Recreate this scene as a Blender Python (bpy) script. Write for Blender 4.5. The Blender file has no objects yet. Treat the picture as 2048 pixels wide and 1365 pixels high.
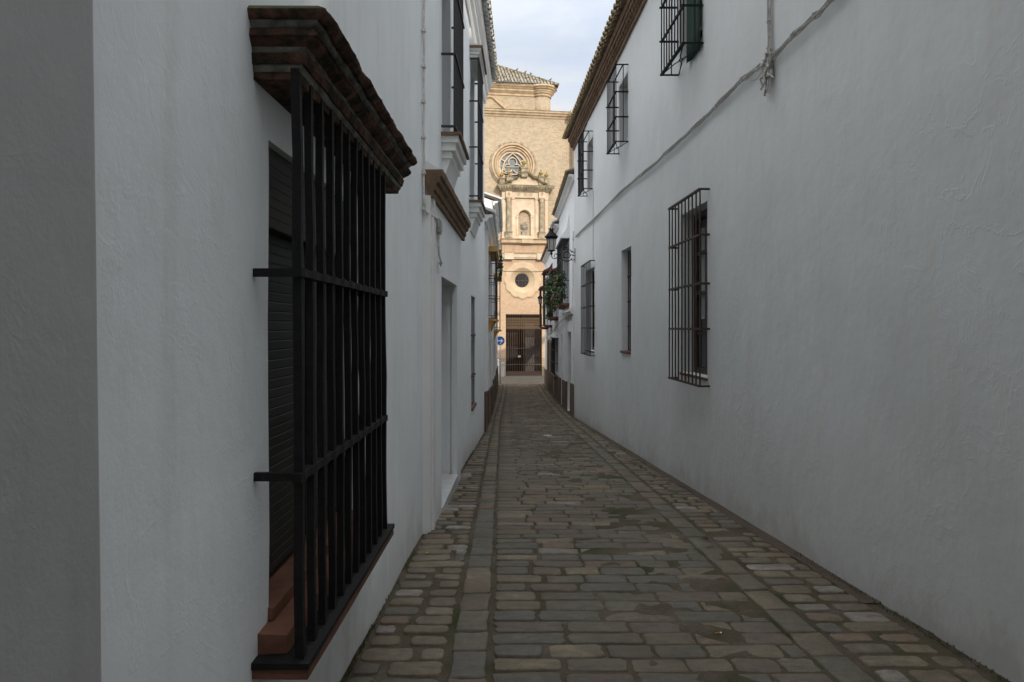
import bpy, bmesh, math, random
from mathutils import Vector, noise, Matrix
R = math.radians
random.seed(7)
S = bpy.context.scene
COL = S.collection

# ------------------------------------------------------------------ camera
EYE = 1.6
cam = bpy.data.cameras.new("camera"); camo = bpy.data.objects.new("camera", cam); COL.objects.link(camo)
cam.sensor_width = 36; cam.lens = 1500/2048*36
cam.shift_y = -27.5/2048
cam.clip_start = .05; cam.clip_end = 2000
camo.location = (0, 0, EYE); camo.rotation_euler = (R(90), 0, 0)
S.camera = camo

# ------------------------------------------------------------------ sky and sun
SUN_AZ, SUN_EL = 22, 25          # sun behind the camera, to the right
EXPOSURE = 0.46
w = bpy.data.worlds.new("World"); S.world = w; w.use_nodes = True
nt = w.node_tree; nt.nodes.clear()
def N(nt, t, **k):
    n = nt.nodes.new(t)
    for a, b in k.items():
        if a.startswith('_'): setattr(n, a[1:], b)
        else: n.inputs[a.replace('__', ' ')].default_value = b
    return n
out = N(nt, 'ShaderNodeOutputWorld'); bg = N(nt, 'ShaderNodeBackground', Strength=.15)
sky = N(nt, 'ShaderNodeTexSky', _sky_type='NISHITA', _sun_disc=False, _sun_elevation=R(SUN_EL+8), _sun_rotation=R(180-SUN_AZ), _air_density=1.0, _dust_density=1.2, _ozone_density=1.5)
tc = N(nt, 'ShaderNodeTexCoord')
mp = N(nt, 'ShaderNodeMapping'); mp.inputs['Scale'].default_value = (1.0, 1.0, 2.2)
cn = N(nt, 'ShaderNodeTexNoise', Scale=3.1, Detail=9.0, Roughness=.6, Distortion=.4)
cr = N(nt, 'ShaderNodeValToRGB'); cr.color_ramp.elements[0].position = .30; cr.color_ramp.elements[1].position = .58
cr.color_ramp.elements[0].color = (.5, .5, .5, 1)
cn2 = N(nt, 'ShaderNodeTexNoise', Scale=7.0, Detail=6.0)
cc = N(nt, 'ShaderNodeMix', _data_type='RGBA'); cc.inputs[6].default_value = (3.25, 3.5, 3.85, 1); cc.inputs[7].default_value = (4.75, 4.75, 4.75, 1)
mx = N(nt, 'ShaderNodeMix', _data_type='RGBA')
L = nt.links.new
L(tc.outputs['Generated'], mp.inputs[0]); L(mp.outputs[0], cn.inputs['Vector']); L(mp.outputs[0], cn2.inputs['Vector'])
L(cn.outputs[0], cr.inputs[0]); L(cr.outputs[0], mx.inputs[0]); L(sky.outputs[0], mx.inputs[6])
sz_ = N(nt, 'ShaderNodeSeparateXYZ'); L(tc.outputs['Generated'], sz_.inputs[0])
up_ = N(nt, 'ShaderNodeMapRange'); up_.inputs[1].default_value = .35; up_.inputs[2].default_value = 1; up_.inputs[3].default_value = 1; up_.inputs[4].default_value = 4.0; L(sz_.outputs[2], up_.inputs[0])
vm = N(nt, 'ShaderNodeVectorMath', _operation='SCALE'); L(cc.outputs[2], vm.inputs[0]); L(up_.outputs[0], vm.inputs['Scale'])
L(cn2.outputs[0], cc.inputs[0]); L(vm.outputs[0], mx.inputs[7]); L(mx.outputs[2], bg.inputs[0]); L(bg.outputs[0], out.inputs[0])
sl = bpy.data.lights.new("sun", 'SUN'); sl.energy = 2.0; sl.angle = R(.6); sl.color = (1, .9, .76)
so = bpy.data.objects.new("sun", sl); COL.objects.link(so)
sd = Vector((math.sin(R(SUN_AZ))*math.cos(R(SUN_EL)), -math.cos(R(SUN_AZ))*math.cos(R(SUN_EL)), math.sin(R(SUN_EL))))
so.rotation_euler = sd.to_track_quat('Z', 'Y').to_euler(); so.location = (10, -20, 30)
S.view_settings.view_transform = 'Standard'; S.view_settings.look = 'None'
S.view_settings.exposure = EXPOSURE; S.view_settings.gamma = 1
S.render.engine = 'CYCLES'
S.cycles.max_bounces = 8; S.cycles.diffuse_bounces = 5

# ------------------------------------------------------------------ materials
M = {}
def newmat(name, rough=.8, metal=0, spec=.5):
    m = bpy.data.materials.new(name); m.use_nodes = True
    b = m.node_tree.nodes['Principled BSDF']
    b.inputs['Roughness'].default_value = rough; b.inputs['Metallic'].default_value = metal
    b.inputs['Specular IOR Level'].default_value = spec
    M[name] = m
    return m, m.node_tree, b
def ramp(nt, stops):
    r = nt.nodes.new('ShaderNodeValToRGB'); e = r.color_ramp.elements
    while len(e) < len(stops): e.new(.5)
    for i, (p, c) in enumerate(stops):
        e[i].position = p; e[i].color = (c, c, c, 1) if isinstance(c, (int, float)) else (*c, 1)
    return r
def mixc(nt, a, b, f, mode='MIX'):
    n = nt.nodes.new('ShaderNodeMix'); n.data_type = 'RGBA'; n.blend_type = mode
    for i, v in ((6, a), (7, b), (0, f)):
        if hasattr(v, 'links') or isinstance(v, bpy.types.NodeSocket): nt.links.new(v, n.inputs[i])
        elif i == 0: n.inputs[0].default_value = v
        else: n.inputs[i].default_value = (*v, 1)
    return n.outputs[2]
def nz(nt, vec, scale, detail=4, rough=.55, dist=0):
    n = N(nt, 'ShaderNodeTexNoise', Scale=scale, Detail=float(detail), Roughness=rough, Distortion=float(dist))
    nt.links.new(vec, n.inputs['Vector']); return n.outputs[0]
def vec(nt, sc=(1, 1, 1)):
    t = nt.nodes.new('ShaderNodeTexCoord'); mpn = nt.nodes.new('ShaderNodeMapping'); mpn.inputs['Scale'].default_value = sc
    nt.links.new(t.outputs['Object'], mpn.inputs[0]); return mpn.outputs[0]
def math_(nt, op, a, b=0.0, c=None):
    n = nt.nodes.new('ShaderNodeMath'); n.operation = op
    for i, v in enumerate((a, b) if c is None else (a, b, c)):
        if isinstance(v, bpy.types.NodeSocket): nt.links.new(v, n.inputs[i])
        else: n.inputs[i].default_value = v
    return n.outputs[0]
def bump(nt, b, h, strength=.3, dist=.01, bevel=0):
    n = nt.nodes.new('ShaderNodeBump'); n.inputs['Strength'].default_value = strength; n.inputs['Distance'].default_value = dist
    nt.links.new(h, n.inputs['Height'])
    if bevel:
        bv = nt.nodes.new('ShaderNodeBevel'); bv.samples = 4; bv.inputs['Radius'].default_value = bevel
        nt.links.new(bv.outputs[0], n.inputs['Normal'])
    nt.links.new(n.outputs[0], b.inputs['Normal'])

def plaster(name, col, stain=(.62, .6, .55), ridges=.5, bevel=0, dirt=.35, foot=0, root=0):
    m, nt, b = newmat(name, .85, spec=.25)
    v = vec(nt); vs = vec(nt, (1, 1, .22))
    n1 = nz(nt, v, 1.1, 5, .6); r1 = ramp(nt, [(.35, 0), (.75, 1)]); nt.links.new(n1, r1.inputs[0])
    n2 = nz(nt, vs, 5.5, 5, .65); r2 = ramp(nt, [(.52, 0), (.78, 1)]); nt.links.new(n2, r2.inputs[0])
    c = mixc(nt, col, tuple(x*.9 for x in col), r1.outputs[0])
    f = math_(nt, 'MULTIPLY', r2.outputs[0], dirt)
    c = mixc(nt, c, stain, f)
    n5 = nz(nt, v, 38, 3, .6); r5 = ramp(nt, [(.70, 0), (.76, 1)]); nt.links.new(n5, r5.inputs[0])
    c = mixc(nt, c, tuple(x*.6 for x in col), math_(nt, 'MULTIPLY', r5.outputs[0], .25))
    if foot:   # splashed dirt and damp at the foot of the wall, following the falling street
        sp = nt.nodes.new('ShaderNodeSeparateXYZ'); nt.links.new(v, sp.inputs[0])
        hh = math_(nt, 'MULTIPLY_ADD', sp.outputs[1], .05, sp.outputs[2])
        nn = nz(nt, vec(nt, (1, 1, .6)), 3.2, 6, .72)
        hh = math_(nt, 'MULTIPLY_ADD', nn, -1.15, math_(nt, 'ADD', hh, .52))
        rf_ = ramp(nt, [(.0, 1), (.07, .75), (.22, .25), (.55, 0)]); nt.links.new(hh, rf_.inputs[0])
        c = mixc(nt, c, (.40, .37, .31), math_(nt, 'MULTIPLY', rf_.outputs[0], foot))
        # rain streaks from the eaves
        st = nz(nt, vec(nt, (2.2, 2.2, .07)), 3.0, 5, .7); rs = ramp(nt, [(.54, 0), (.72, 1)]); nt.links.new(st, rs.inputs[0])
        c = mixc(nt, c, (.60, .58, .52), math_(nt, 'MULTIPLY', rs.outputs[0], .2))
        hc = nz(nt, v, .85, 4, .45, .2); rh_ = ramp(nt, [(.4965, 0), (.4985, 1), (.5005, 1), (.5025, 0)]); nt.links.new(hc, rh_.inputs[0])
        c = mixc(nt, c, tuple(x*.55 for x in col), math_(nt, 'MULTIPLY', rh_.outputs[0], .05))
        # repainted patches of slightly different white
        pt = nz(nt, v, .7, 1, .4); rp = ramp(nt, [(.50, 0), (.515, 1)]); nt.links.new(pt, rp.inputs[0])
        c = mixc(nt, c, tuple(x*.93 for x in col), math_(nt, 'MULTIPLY', rp.outputs[0], .3))
    nt.links.new(c, b.inputs['Base Color'])
    fine = nz(nt, v, 90, 3, .6); mid = nz(nt, v, 11, 4, .55, .4); big = nz(nt, v, 2.6, 3)
    # raised edges of old lime wash coats
    e = nz(nt, v, 2.6, 5, .6, .5); er = ramp(nt, [(.47, 0), (.5, 1), (.512, .3), (.62, 0)]); nt.links.new(e, er.inputs[0])
    mk = nz(nt, v, .7, 2); mr = ramp(nt, [(.38, 0), (.66, 1)]); nt.links.new(mk, mr.inputs[0])
    e2 = math_(nt, 'MULTIPLY', er.outputs[0], mr.outputs[0])
    h = math_(nt, 'MULTIPLY_ADD', fine, .10, math_(nt, 'MULTIPLY', mid, .24))
    h = math_(nt, 'MULTIPLY_ADD', big, 1.6, h)
    h = math_(nt, 'MULTIPLY_ADD', e2, ridges, h)
    bump(nt, b, h, .42, .014, bevel)
    return m
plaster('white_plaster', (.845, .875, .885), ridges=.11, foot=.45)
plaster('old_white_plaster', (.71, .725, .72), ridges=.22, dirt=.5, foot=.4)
plaster('far_white_plaster', (.83, .84, .85), ridges=.2, bevel=0, dirt=.25)
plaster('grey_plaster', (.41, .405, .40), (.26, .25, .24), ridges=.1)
plaster('white_moulding', (.78, .78, .76), ridges=.1, bevel=0, dirt=.3)

def simple(name, col, col2=None, rough=.7, metal=0, scale=12, bs=.3, bd=.004, spec=.5, bevel=0, lo=.35, hi=.7):
    m, nt, b = newmat(name, rough, metal, spec)
    v = vec(nt); n1 = nz(nt, v, scale, 5, .6); r = ramp(nt, [(lo, 0), (hi, 1)]); nt.links.new(n1, r.inputs[0])
    nt.links.new(mixc(nt, col, col2 or tuple(x*.7 for x in col), r.outputs[0]), b.inputs['Base Color'])
    bump(nt, b, nz(nt, v, scale*4, 4, .6), bs, bd, bevel)
    return m
simple('black_iron', (.007, .0075, .009), (.014, .012, .011), .7, 0, 26, .9, .004, .2)
simple('far_iron', (.016, .018, .020), (.03, .025, .022), .6, 0, 20, .2, .002)
simple('rusty_iron', (.03, .018, .012), (.05, .028, .018), .7, 0, 18, .3, .002)
simple('gate_iron', (.085, .048, .027), (.12, .07, .038), .6, 0, 10)
simple('terracotta', (.17, .072, .042), (.085, .042, .028), .75, 0, 9, .4, .004, .3, .006)
simple('dark_brick', (.11, .05, .032), (.045, .032, .022), .9, 0, 7, .6, .006, .2)
m, nt, b = newmat('hood_brick', .92, spec=.2)
v = vec(nt); n1 = nz(nt, v, 9, 6, .7, .3); r = ramp(nt, [(.34, (.012, .012, .008)), (.45, (.035, .028, .018)), (.52, (.09, .045, .03)), (.62, (.13, .07, .047)), (.75, (.14, .12, .09))]); nt.links.new(n1, r.inputs[0])
vb = vec(nt, (.4, 4.2, .4)); n2 = nz(nt, vb, 1.6, 2); r2_ = ramp(nt, [(.35, .55), (.6, 1.2)]); nt.links.new(n2, r2_.inputs[0])
nt.links.new(mixc(nt, r.outputs[0], r2_.outputs[0], 1.0, 'MULTIPLY'), b.inputs['Base Color'])
bump(nt, b, math_(nt, 'MULTIPLY_ADD', nz(nt, v, 22, 5, .65), 1.0, math_(nt, 'MULTIPLY', n1, 1.2)), .9, .02, .006)
simple('brown_brick', (.22, .145, .09), (.12, .08, .055), .9, 0, 6, .6, .006, .2)
simple('moss', (.035, .045, .012), (.07, .07, .02), .95, 0, 20)
simple('mossy_mortar', (.20, .19, .17), (.03, .032, .02), .95, 0, 11, .7, .008, .2)
simple('dado_brown', (.125, .075, .05), (.09, .055, .038), .75, 0, 5)
simple('dado_stone', (.22, .16, .10), (.10, .07, .045), .9, 0, 30, .8, .01)
simple('tile_clay', (.30, .22, .12), (.12, .095, .07), .9, 0, 8, .5, .005)
simple('tile_under', (.17, .14, .11), (.09, .075, .06), .9, 0, 8)
simple('tile_white', (.55, .55, .53), (.40, .39, .35), .9, 0, 8)
simple('ochre_paint', (.55, .33, .09), (.45, .27, .08), .7, 0, 8)
simple('oculus_stone', (.62, .48, .32), (.54, .40, .26), .9, 0, 1.5, .3, .02, .2)
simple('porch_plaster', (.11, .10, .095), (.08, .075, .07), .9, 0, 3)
simple('gate_gold', (.17, .105, .045), (.12, .07, .03), .6, 0, 10)
simple('marble', (.55, .55, .54), (.42, .43, .43), .45, 0, 6)
simple('green_cloth', (.014, .05, .034), (.009, .033, .023), .85, 0, 5, .5, .02)
simple('dark_wood', (.045, .026, .016), (.028, .017, .011), .6, 0, 14)
simple('church_door', (.025, .011, .007), (.015, .008, .005), .6, 0, 10)
simple('leaf', (.05, .11, .02), (.025, .06, .012), .6, 0, 9)
simple('red_flower', (.62, .035, .02), (.45, .02, .02), .6)
simple('pink_flower', (.55, .03, .25), (.65, .08, .35), .6)
simple('white_flower', (.75, .72, .72), (.7, .6, .62), .6)
simple('red_brown', (.13, .035, .025), (.09, .03, .022), .6, 0, 6)
simple('cable_grey', (.48, .465, .43), (.30, .285, .26), .8, 0, 25, .5, .003)
simple('cable_white', (.66, .65, .62), (.5, .48, .45), .7, 0, 20)
simple('black_cable', (.015, .013, .012), None, .7)
simple('sign_blue', (.012, .12, .50), (.012, .11, .46), .4, 0, 3, .02)
simple('sign_white', (.8, .8, .8), (.76, .76, .77), .4, 0, 3, .02)
simple('zinc', (.35, .34, .33), (.27, .26, .25), .5, .4, 6)
simple('box_grey', (.42, .41, .38), (.36, .35, .33), .7, 0, 6)
simple('pot_clay', (.28, .09, .04), (.2, .07, .03), .8, 0, 6)
simple('interior_dark', (.012, .011, .010), None, .9)
simple('curtain', (.34, .34, .33), (.28, .28, .27), .9, 0, 4)
simple('bird_grey', (.05, .05, .06), (.03, .03, .035), .8)
simple('lichen', (.36, .25, .05), (.22, .17, .07), .95, 0, 6, .5, .02)
simple('cork_paper', (.55, .25, .06), None, .8)
simple('leaf_yellow', (.5, .33, .04), None, .8)
simple('church_stone', (.62, .49, .33), (.42, .29, .18), .9, 0, 2.4, .5, .02, .2)
simple('church_pale_stone', (.72, .60, .45), (.56, .43, .29), .9, 0, 1.8, .3, .02, .2)
simple('church_grey_stone', (.22, .19, .135), (.52, .42, .29), .95, 0, 3.2, .6, .02, .2)
simple('mossy_stone', (.075, .07, .032), (.32, .25, .14), .95, 0, 2.2, .7, .03, .2)
simple('statue_stone', (.36, .33, .27), (.24, .22, .17), .95, 0, 4, .5, .02)
simple('asphalt', (.12, .115, .105), (.085, .08, .075), .9, 0, 4, .4, .006)

# pale glass of lanterns and windows
m, nt, b = newmat('lantern_glass', .35); b.inputs['Base Color'].default_value = (.50, .49, .45, 1); b.inputs['Transmission Weight'].default_value = .35
m, nt, b = newmat('window_glass', .15, spec=.3); b.inputs['Base Color'].default_value = (.03, .035, .04, 1)
m, nt, b = newmat('leaded_glass', .35); v = vec(nt)
n1 = nz(nt, v, 3, 2); r = ramp(nt, [(.4, (.06, .075, .085)), (.6, (.12, .15, .165))]); nt.links.new(n1, r.inputs[0]); nt.links.new(r.outputs[0], b.inputs['Base Color'])

# roller blind: dark green slats
m, nt, b = newmat('blind_green', .45, spec=.4)
v = vec(nt); sx = nt.nodes.new('ShaderNodeSeparateXYZ'); nt.links.new(v, sx.inputs[0])
fr = math_(nt, 'FRACT', math_(nt, 'MULTIPLY', sx.outputs[2], 26.0))
r = ramp(nt, [(0, 0), (.08, 0), (.14, 1), (.93, .8), (1, 0)]); nt.links.new(fr, r.inputs[0])
nt.links.new(mixc(nt, (.005, .005, .004), (.014, .015, .010), r.outputs[0]), b.inputs['Base Color']); bump(nt, b, r.outputs[0], .8, .006)

# church brick
def brickmat(name, c1, c2, mortar, patch, bw=.30, rh=.075):
    m, nt, b = newmat(name, .9, spec=.2)
    t = nt.nodes.new('ShaderNodeTexCoord'); sx = nt.nodes.new('ShaderNodeSeparateXYZ'); cb = nt.nodes.new('ShaderNodeCombineXYZ')
    nt.links.new(t.outputs['Object'], sx.inputs[0])
    nt.links.new(math_(nt, 'ADD', sx.outputs[0], sx.outputs[1]), cb.inputs[0]); nt.links.new(sx.outputs[2], cb.inputs[1])
    br = nt.nodes.new('ShaderNodeTexBrick'); nt.links.new(cb.outputs[0], br.inputs['Vector'])
    br.inputs['Color1'].default_value = (*c1, 1); br.inputs['Color2'].default_value = (*c2, 1); br.inputs['Mortar'].default_value = (*mortar, 1)
    br.inputs['Scale'].default_value = 1; br.inputs['Brick Width'].default_value = bw; br.inputs['Row Height'].default_value = rh
    br.inputs['Mortar Size'].default_value = .018; br.inputs['Bias'].default_value = -.25
    v = t.outputs['Object']
    n1 = nz(nt, v, .9, 6, .7); r = ramp(nt, [(.42, 0), (.62, 1)]); nt.links.new(n1, r.inputs[0])
    n2 = nz(nt, v, 4.5, 5, .7); r2 = ramp(nt, [(.50, 0), (.66, 1)]); nt.links.new(n2, r2.inputs[0])
    c = mixc(nt, br.outputs[0], patch, math_(nt, 'MULTIPLY', r.outputs[0], .65))
    c = mixc(nt, c, c2, math_(nt, 'MULTIPLY', r2.outputs[0], .55))
    nt.links.new(c, b.inputs['Base Color']); bump(nt, b, br.outputs[1], -.4, .02)
brickmat('church_brick', (.50, .38, .25), (.36, .215, .12), (.56, .49, .37), (.40, .345, .25), .34, .10)
brickmat('church_low_brick', (.56, .37, .24), (.44, .265, .155), (.58, .45, .31), (.52, .39, .27), .34, .10)
brickmat('base_brick', (.40, .27, .15), (.32, .19, .10), (.42, .34, .24), (.34, .27, .18))

# church roof tiles: mottled white and brown glazed clay
m, nt, b = newmat('church_tile', .6)
v = vec(nt); n1 = nz(nt, v, 5.5, 3); r = ramp(nt, [(.36, (.16, .14, .11)), (.46, (.42, .37, .27)), (.55, (.58, .55, .49)), (.7, (.66, .64, .6))]); nt.links.new(n1, r.inputs[0])
nt.links.new(r.outputs[0], b.inputs['Base Color'])

# stone setts: colour of each sett in a face attribute, speckled
def settmat(name):
    m, nt, b = newmat(name, .72, spec=.35)
    at = nt.nodes.new('ShaderNodeAttribute'); at.attribute_name = 'sett'
    v = vec(nt)
    n1 = nz(nt, v, 16, 5, .7); r = ramp(nt, [(.3, .68), (.55, 1.0), (.75, 1.25)]); nt.links.new(n1, r.inputs[0])
    n2 = nz(nt, v, 140, 3, .7); r2 = ramp(nt, [(.35, .72), (.5, 1), (.68, 1.3)]); nt.links.new(n2, r2.inputs[0])
    c = mixc(nt, at.outputs['Color'], r.outputs[0], 1.0, 'MULTIPLY'); c = mixc(nt, c, r2.outputs[0], 1.0, 'MULTIPLY')
    n3 = nz(nt, v, 1.3, 5, .65); r3 = ramp(nt, [(.46, 0), (.66, 1)]); nt.links.new(n3, r3.inputs[0])
    c = mixc(nt, c, (.088, .070, .049), math_(nt, 'MULTIPLY', r3.outputs[0], .75))
    n5 = nz(nt, vec(nt, (1, 3.2, 1)), 2.6, 6, .72); r5 = ramp(nt, [(.44, 0), (.60, 1)]); nt.links.new(n5, r5.inputs[0])
    c = mixc(nt, c, (.118, .10, .072), math_(nt, 'MULTIPLY', r5.outputs[0], .4))
    n6 = nz(nt, vec(nt, (1, 2.2, 1)), 7.5, 6, .75); r6 = ramp(nt, [(.50, 0), (.66, 1)]); nt.links.new(n6, r6.inputs[0])
    c = mixc(nt, c, (.055, .05, .04), math_(nt, 'MULTIPLY', r6.outputs[0], .55))
    n4 = nz(nt, v, 34, 5, .75); r4 = ramp(nt, [(.60, 0), (.70, 1)]); nt.links.new(n4, r4.inputs[0])
    c = mixc(nt, c, (.035, .034, .03), math_(nt, 'MULTIPLY', r4.outputs[0], .5))
    nt.links.new(c, b.inputs['Base Color'])
    h = math_(nt, 'MULTIPLY_ADD', n2, .25, n1); h = math_(nt, 'MULTIPLY_ADD', nz(nt, v, 45, 3), .6, h)
    bump(nt, b, h, .6, .007)
settmat('sett_stone')
m, nt, b = newmat('joint_mortar', .9, spec=.2)
v = vec(nt); n1 = nz(nt, v, 2.2, 6, .7); r = ramp(nt, [(.34, (.035, .040, .012)), (.43, (.062, .055, .030)), (.52, (.085, .068, .046)), (.68, (.115, .098, .073))]); nt.links.new(n1, r.inputs[0])
n2 = nz(nt, v, 60, 4, .7); r2 = ramp(nt, [(.3, .6), (.7, 1.3)]); nt.links.new(n2, r2.inputs[0])
nt.links.new(mixc(nt, r.outputs[0], r2.outputs[0], 1.0, 'MULTIPLY'), b.inputs['Base Color']); bump(nt, b, n2, .8, .01)
simple('earth_brown', (.085, .058, .038), (.05, .038, .026), .95, 0, 14, .7, .008)

# ------------------------------------------------------------------ mesh helpers
def ground_z(y):
    if y < -8: return .4
    if y < 26: return -.05*y
    if y < 36: return -1.3 - .05*(y-26) + .00125*(y-26)**2
    return -1.675 - .025*(y-36)
def rootloc(p):
    while p is not None and p.parent is not None: p = p.parent
    return p.location.copy() if p is not None else Vector((0, 0, 0))
class MB:
    """collects shapes into one mesh; P maps (u, v, w) to a point of the world"""
    def __init__(s, P=None): s.bm = bmesh.new(); s.P = P or (lambda u, v, w: Vector((u, w, v))); s.col = None
    def face(s, pts, smooth=False):
        vs = [s.bm.verts.new(p) for p in pts]
        try: f = s.bm.faces.new(vs); f.smooth = smooth; return f
        except ValueError: return None
    def box(s, u0, u1, v0, v1, w0, w1, jit=0, top=None, nu=1):
        """top=(du,dw) shifts; nu subdivides along u so long pieces follow the wall"""
        j = lambda: random.uniform(-jit, jit)
        rings = []
        for i in range(nu+1):
            u = u0+(u1-u0)*i/nu
            rings.append([s.bm.verts.new(s.P(u+j(), v+j(), ww+j())) for v, ww in ((v0, w0), (v0, w1), (v1, w1), (v1, w0))])
        for a, b in zip(rings, rings[1:]):
            for k in range(4): s.bm.faces.new((a[k], a[(k+1) % 4], b[(k+1) % 4], b[k]))
        s.bm.faces.new(rings[0]); s.bm.faces.new(rings[-1][::-1])
    def profile(s, prof, u0, u1, nu=1, jit=0, smooth=False, cap=True):
        """sweep a closed (w, v) profile along u; returns ends mitred square"""
        rings = []
        for i in range(nu+1):
            u = u0+(u1-u0)*i/nu
            rings.append([s.bm.verts.new(s.P(u, v+random.uniform(-jit, jit), ww+random.uniform(-jit, jit))) for ww, v in prof])
        n = len(prof)
        for a, b in zip(rings, rings[1:]):
            for k in range(n):
                f = s.bm.faces.new((a[k], a[(k+1) % n], b[(k+1) % n], b[k])); f.smooth = smooth
        if cap: s.bm.faces.new(rings[0]); s.bm.faces.new(rings[-1][::-1])
    def bar(s, pts, r, sides=4, jit=0, rot=math.pi/4, smooth=False, r2=None):
        """tube through (u,v,w) points"""
        P3 = [Vector(s.P(*p)) for p in pts]; n = len(P3); rings = []
        for i, p in enumerate(P3):
            d = (P3[min(i+1, n-1)]-P3[max(i-1, 0)]).normalized()
            up = Vector((0, 0, 1)) if abs(d.z) < .9 else Vector((0, 1, 0))
            a = d.cross(up).normalized(); b = a.cross(d).normalized()
            rr = r if r2 is None else r+(r2-r)*i/(n-1)
            off = Vector([random.uniform(-jit, jit) for _ in range(3)])
            rings.append([s.bm.verts.new(p+off+(a*math.cos(rot+k*2*math.pi/sides)+b*math.sin(rot+k*2*math.pi/sides))*rr*(1.2 if sides == 4 else 1)) for k in range(sides)])
        for a, b in zip(rings, rings[1:]):
            for k in range(sides):
                f = s.bm.faces.new((a[k], a[(k+1) % sides], b[(k+1) % sides], b[k])); f.smooth = smooth or sides > 6
        s.bm.faces.new(rings[0][::-1]); s.bm.faces.new(rings[-1])
    def prism(s, poly, w0, w1):
        """(u, v) outline extruded from w0 to w1"""
        a = [s.bm.verts.new(s.P(u, v, w0)) for u, v in poly]; b = [s.bm.verts.new(s.P(u, v, w1)) for u, v in poly]
        n = len(poly)
        for k in range(n): s.bm.faces.new((a[k], a[(k+1) % n], b[(k+1) % n], b[k]))
        s.bm.faces.new(a[::-1]); s.bm.faces.new(b)
    def hprism(s, poly, v0, v1):
        """(u, w) outline extruded upwards"""
        a = [s.bm.verts.new(s.P(u, v0, w)) for u, w in poly]; b = [s.bm.verts.new(s.P(u, v1, w)) for u, w in poly]
        n = len(poly)
        for k in range(n): s.bm.faces.new((a[k], a[(k+1) % n], b[(k+1) % n], b[k]))
        s.bm.faces.new(a[::-1]); s.bm.faces.new(b)
    def ring(s, cu, cv, prof, a0=0, a1=360, n=36, fr=None, smooth=True):
        """profile [(radius, w)...] (closed) turned round the w axis; fr(angle, r) may change the radius"""
        full = abs(a1-a0) >= 360; m = n if full else n+1; rings = []
        for i in range(m):
            a = R(a0+(a1-a0)*i/n); row = []
            for r, ww in prof:
                rr = fr(a, r) if fr else r
                row.append(s.bm.verts.new(s.P(cu+rr*math.cos(a), cv+rr*math.sin(a), ww)))
            rings.append(row)
        k = len(prof)
        for i in range(m if full else m-1):
            a, b = rings[i], rings[(i+1) % m]
            for j in range(k):
                f = s.bm.faces.new((a[j], a[(j+1) % k], b[(j+1) % k], b[j])); f.smooth = False
        if not full: s.bm.faces.new(rings[0]); s.bm.faces.new(rings[-1][::-1])
    def disc(s, cu, cv, r, w, n=32):
        s.face([s.P(cu+r*math.cos(2*math.pi*i/n), cv+r*math.sin(2*math.pi*i/n), w) for i in range(n)])
    def lathe(s, u, w, prof, n=14, smooth=True):
        """(radius, v) profile turned round the vertical through (u, w)"""
        rings = [[s.bm.verts.new(s.P(u+max(r, .0005)*math.cos(2*math.pi*k/n), v, w+max(r, .0005)*math.sin(2*math.pi*k/n))) for k in range(n)] for r, v in prof]
        for a, b in zip(rings, rings[1:]):
            for k in range(n):
                f = s.bm.faces.new((a[k], a[(k+1) % n], b[(k+1) % n], b[k])); f.smooth = smooth
        s.bm.faces.new(rings[0][::-1]); s.bm.faces.new(rings[-1])
    def build(s, name, mat, parent=None, normals=True, local=False):
        if normals: bmesh.ops.recalc_face_normals(s.bm, faces=s.bm.faces[:])
        if parent is not None and not local: bmesh.ops.translate(s.bm, verts=s.bm.verts[:], vec=-rootloc(parent))
        me = bpy.data.meshes.new(name); s.bm.to_mesh(me); s.bm.free()
        for mm in (mat if isinstance(mat, (list, tuple)) else [mat]): me.materials.append(M[mm])
        o = bpy.data.objects.new(name, me); COL.objects.link(o)
        if parent is not None: o.parent = parent
        return o
def tag(o, label=None, cat=None, group=None, kind=None):
    if label: o['label'] = label
    if cat: o['category'] = cat
    if group: o['group'] = group
    if kind: o['kind'] = kind
    return o
def thing(name, loc, label, cat, group=None, rotz=0):
    o = bpy.data.objects.new(name, None); COL.objects.link(o); o.empty_display_size = .2
    o.location = loc; o.rotation_euler = (0, 0, rotz)
    return tag(o, label, cat, group)
def copy_tree(o, parent=None):
    c = o.copy(); COL.objects.link(c)
    if parent is not None: c.parent = parent
    for ch in o.children: copy_tree(ch, c)
    return c
def face_map(pts, side):
    """street front along the polyline pts [(y, x)...]; w grows towards the street"""
    def X(u):
        for (y0, x0), (y1, x1) in zip(pts, pts[1:]):
            if u <= y1 or (y1, x1) == pts[-1]: return x0+(x1-x0)*(u-y0)/(y1-y0)
    return lambda u, v, w: Vector((X(u)+side*w, u, v))
def nse(x, y, z): return noise.noise(Vector((x, y, z)))
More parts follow.
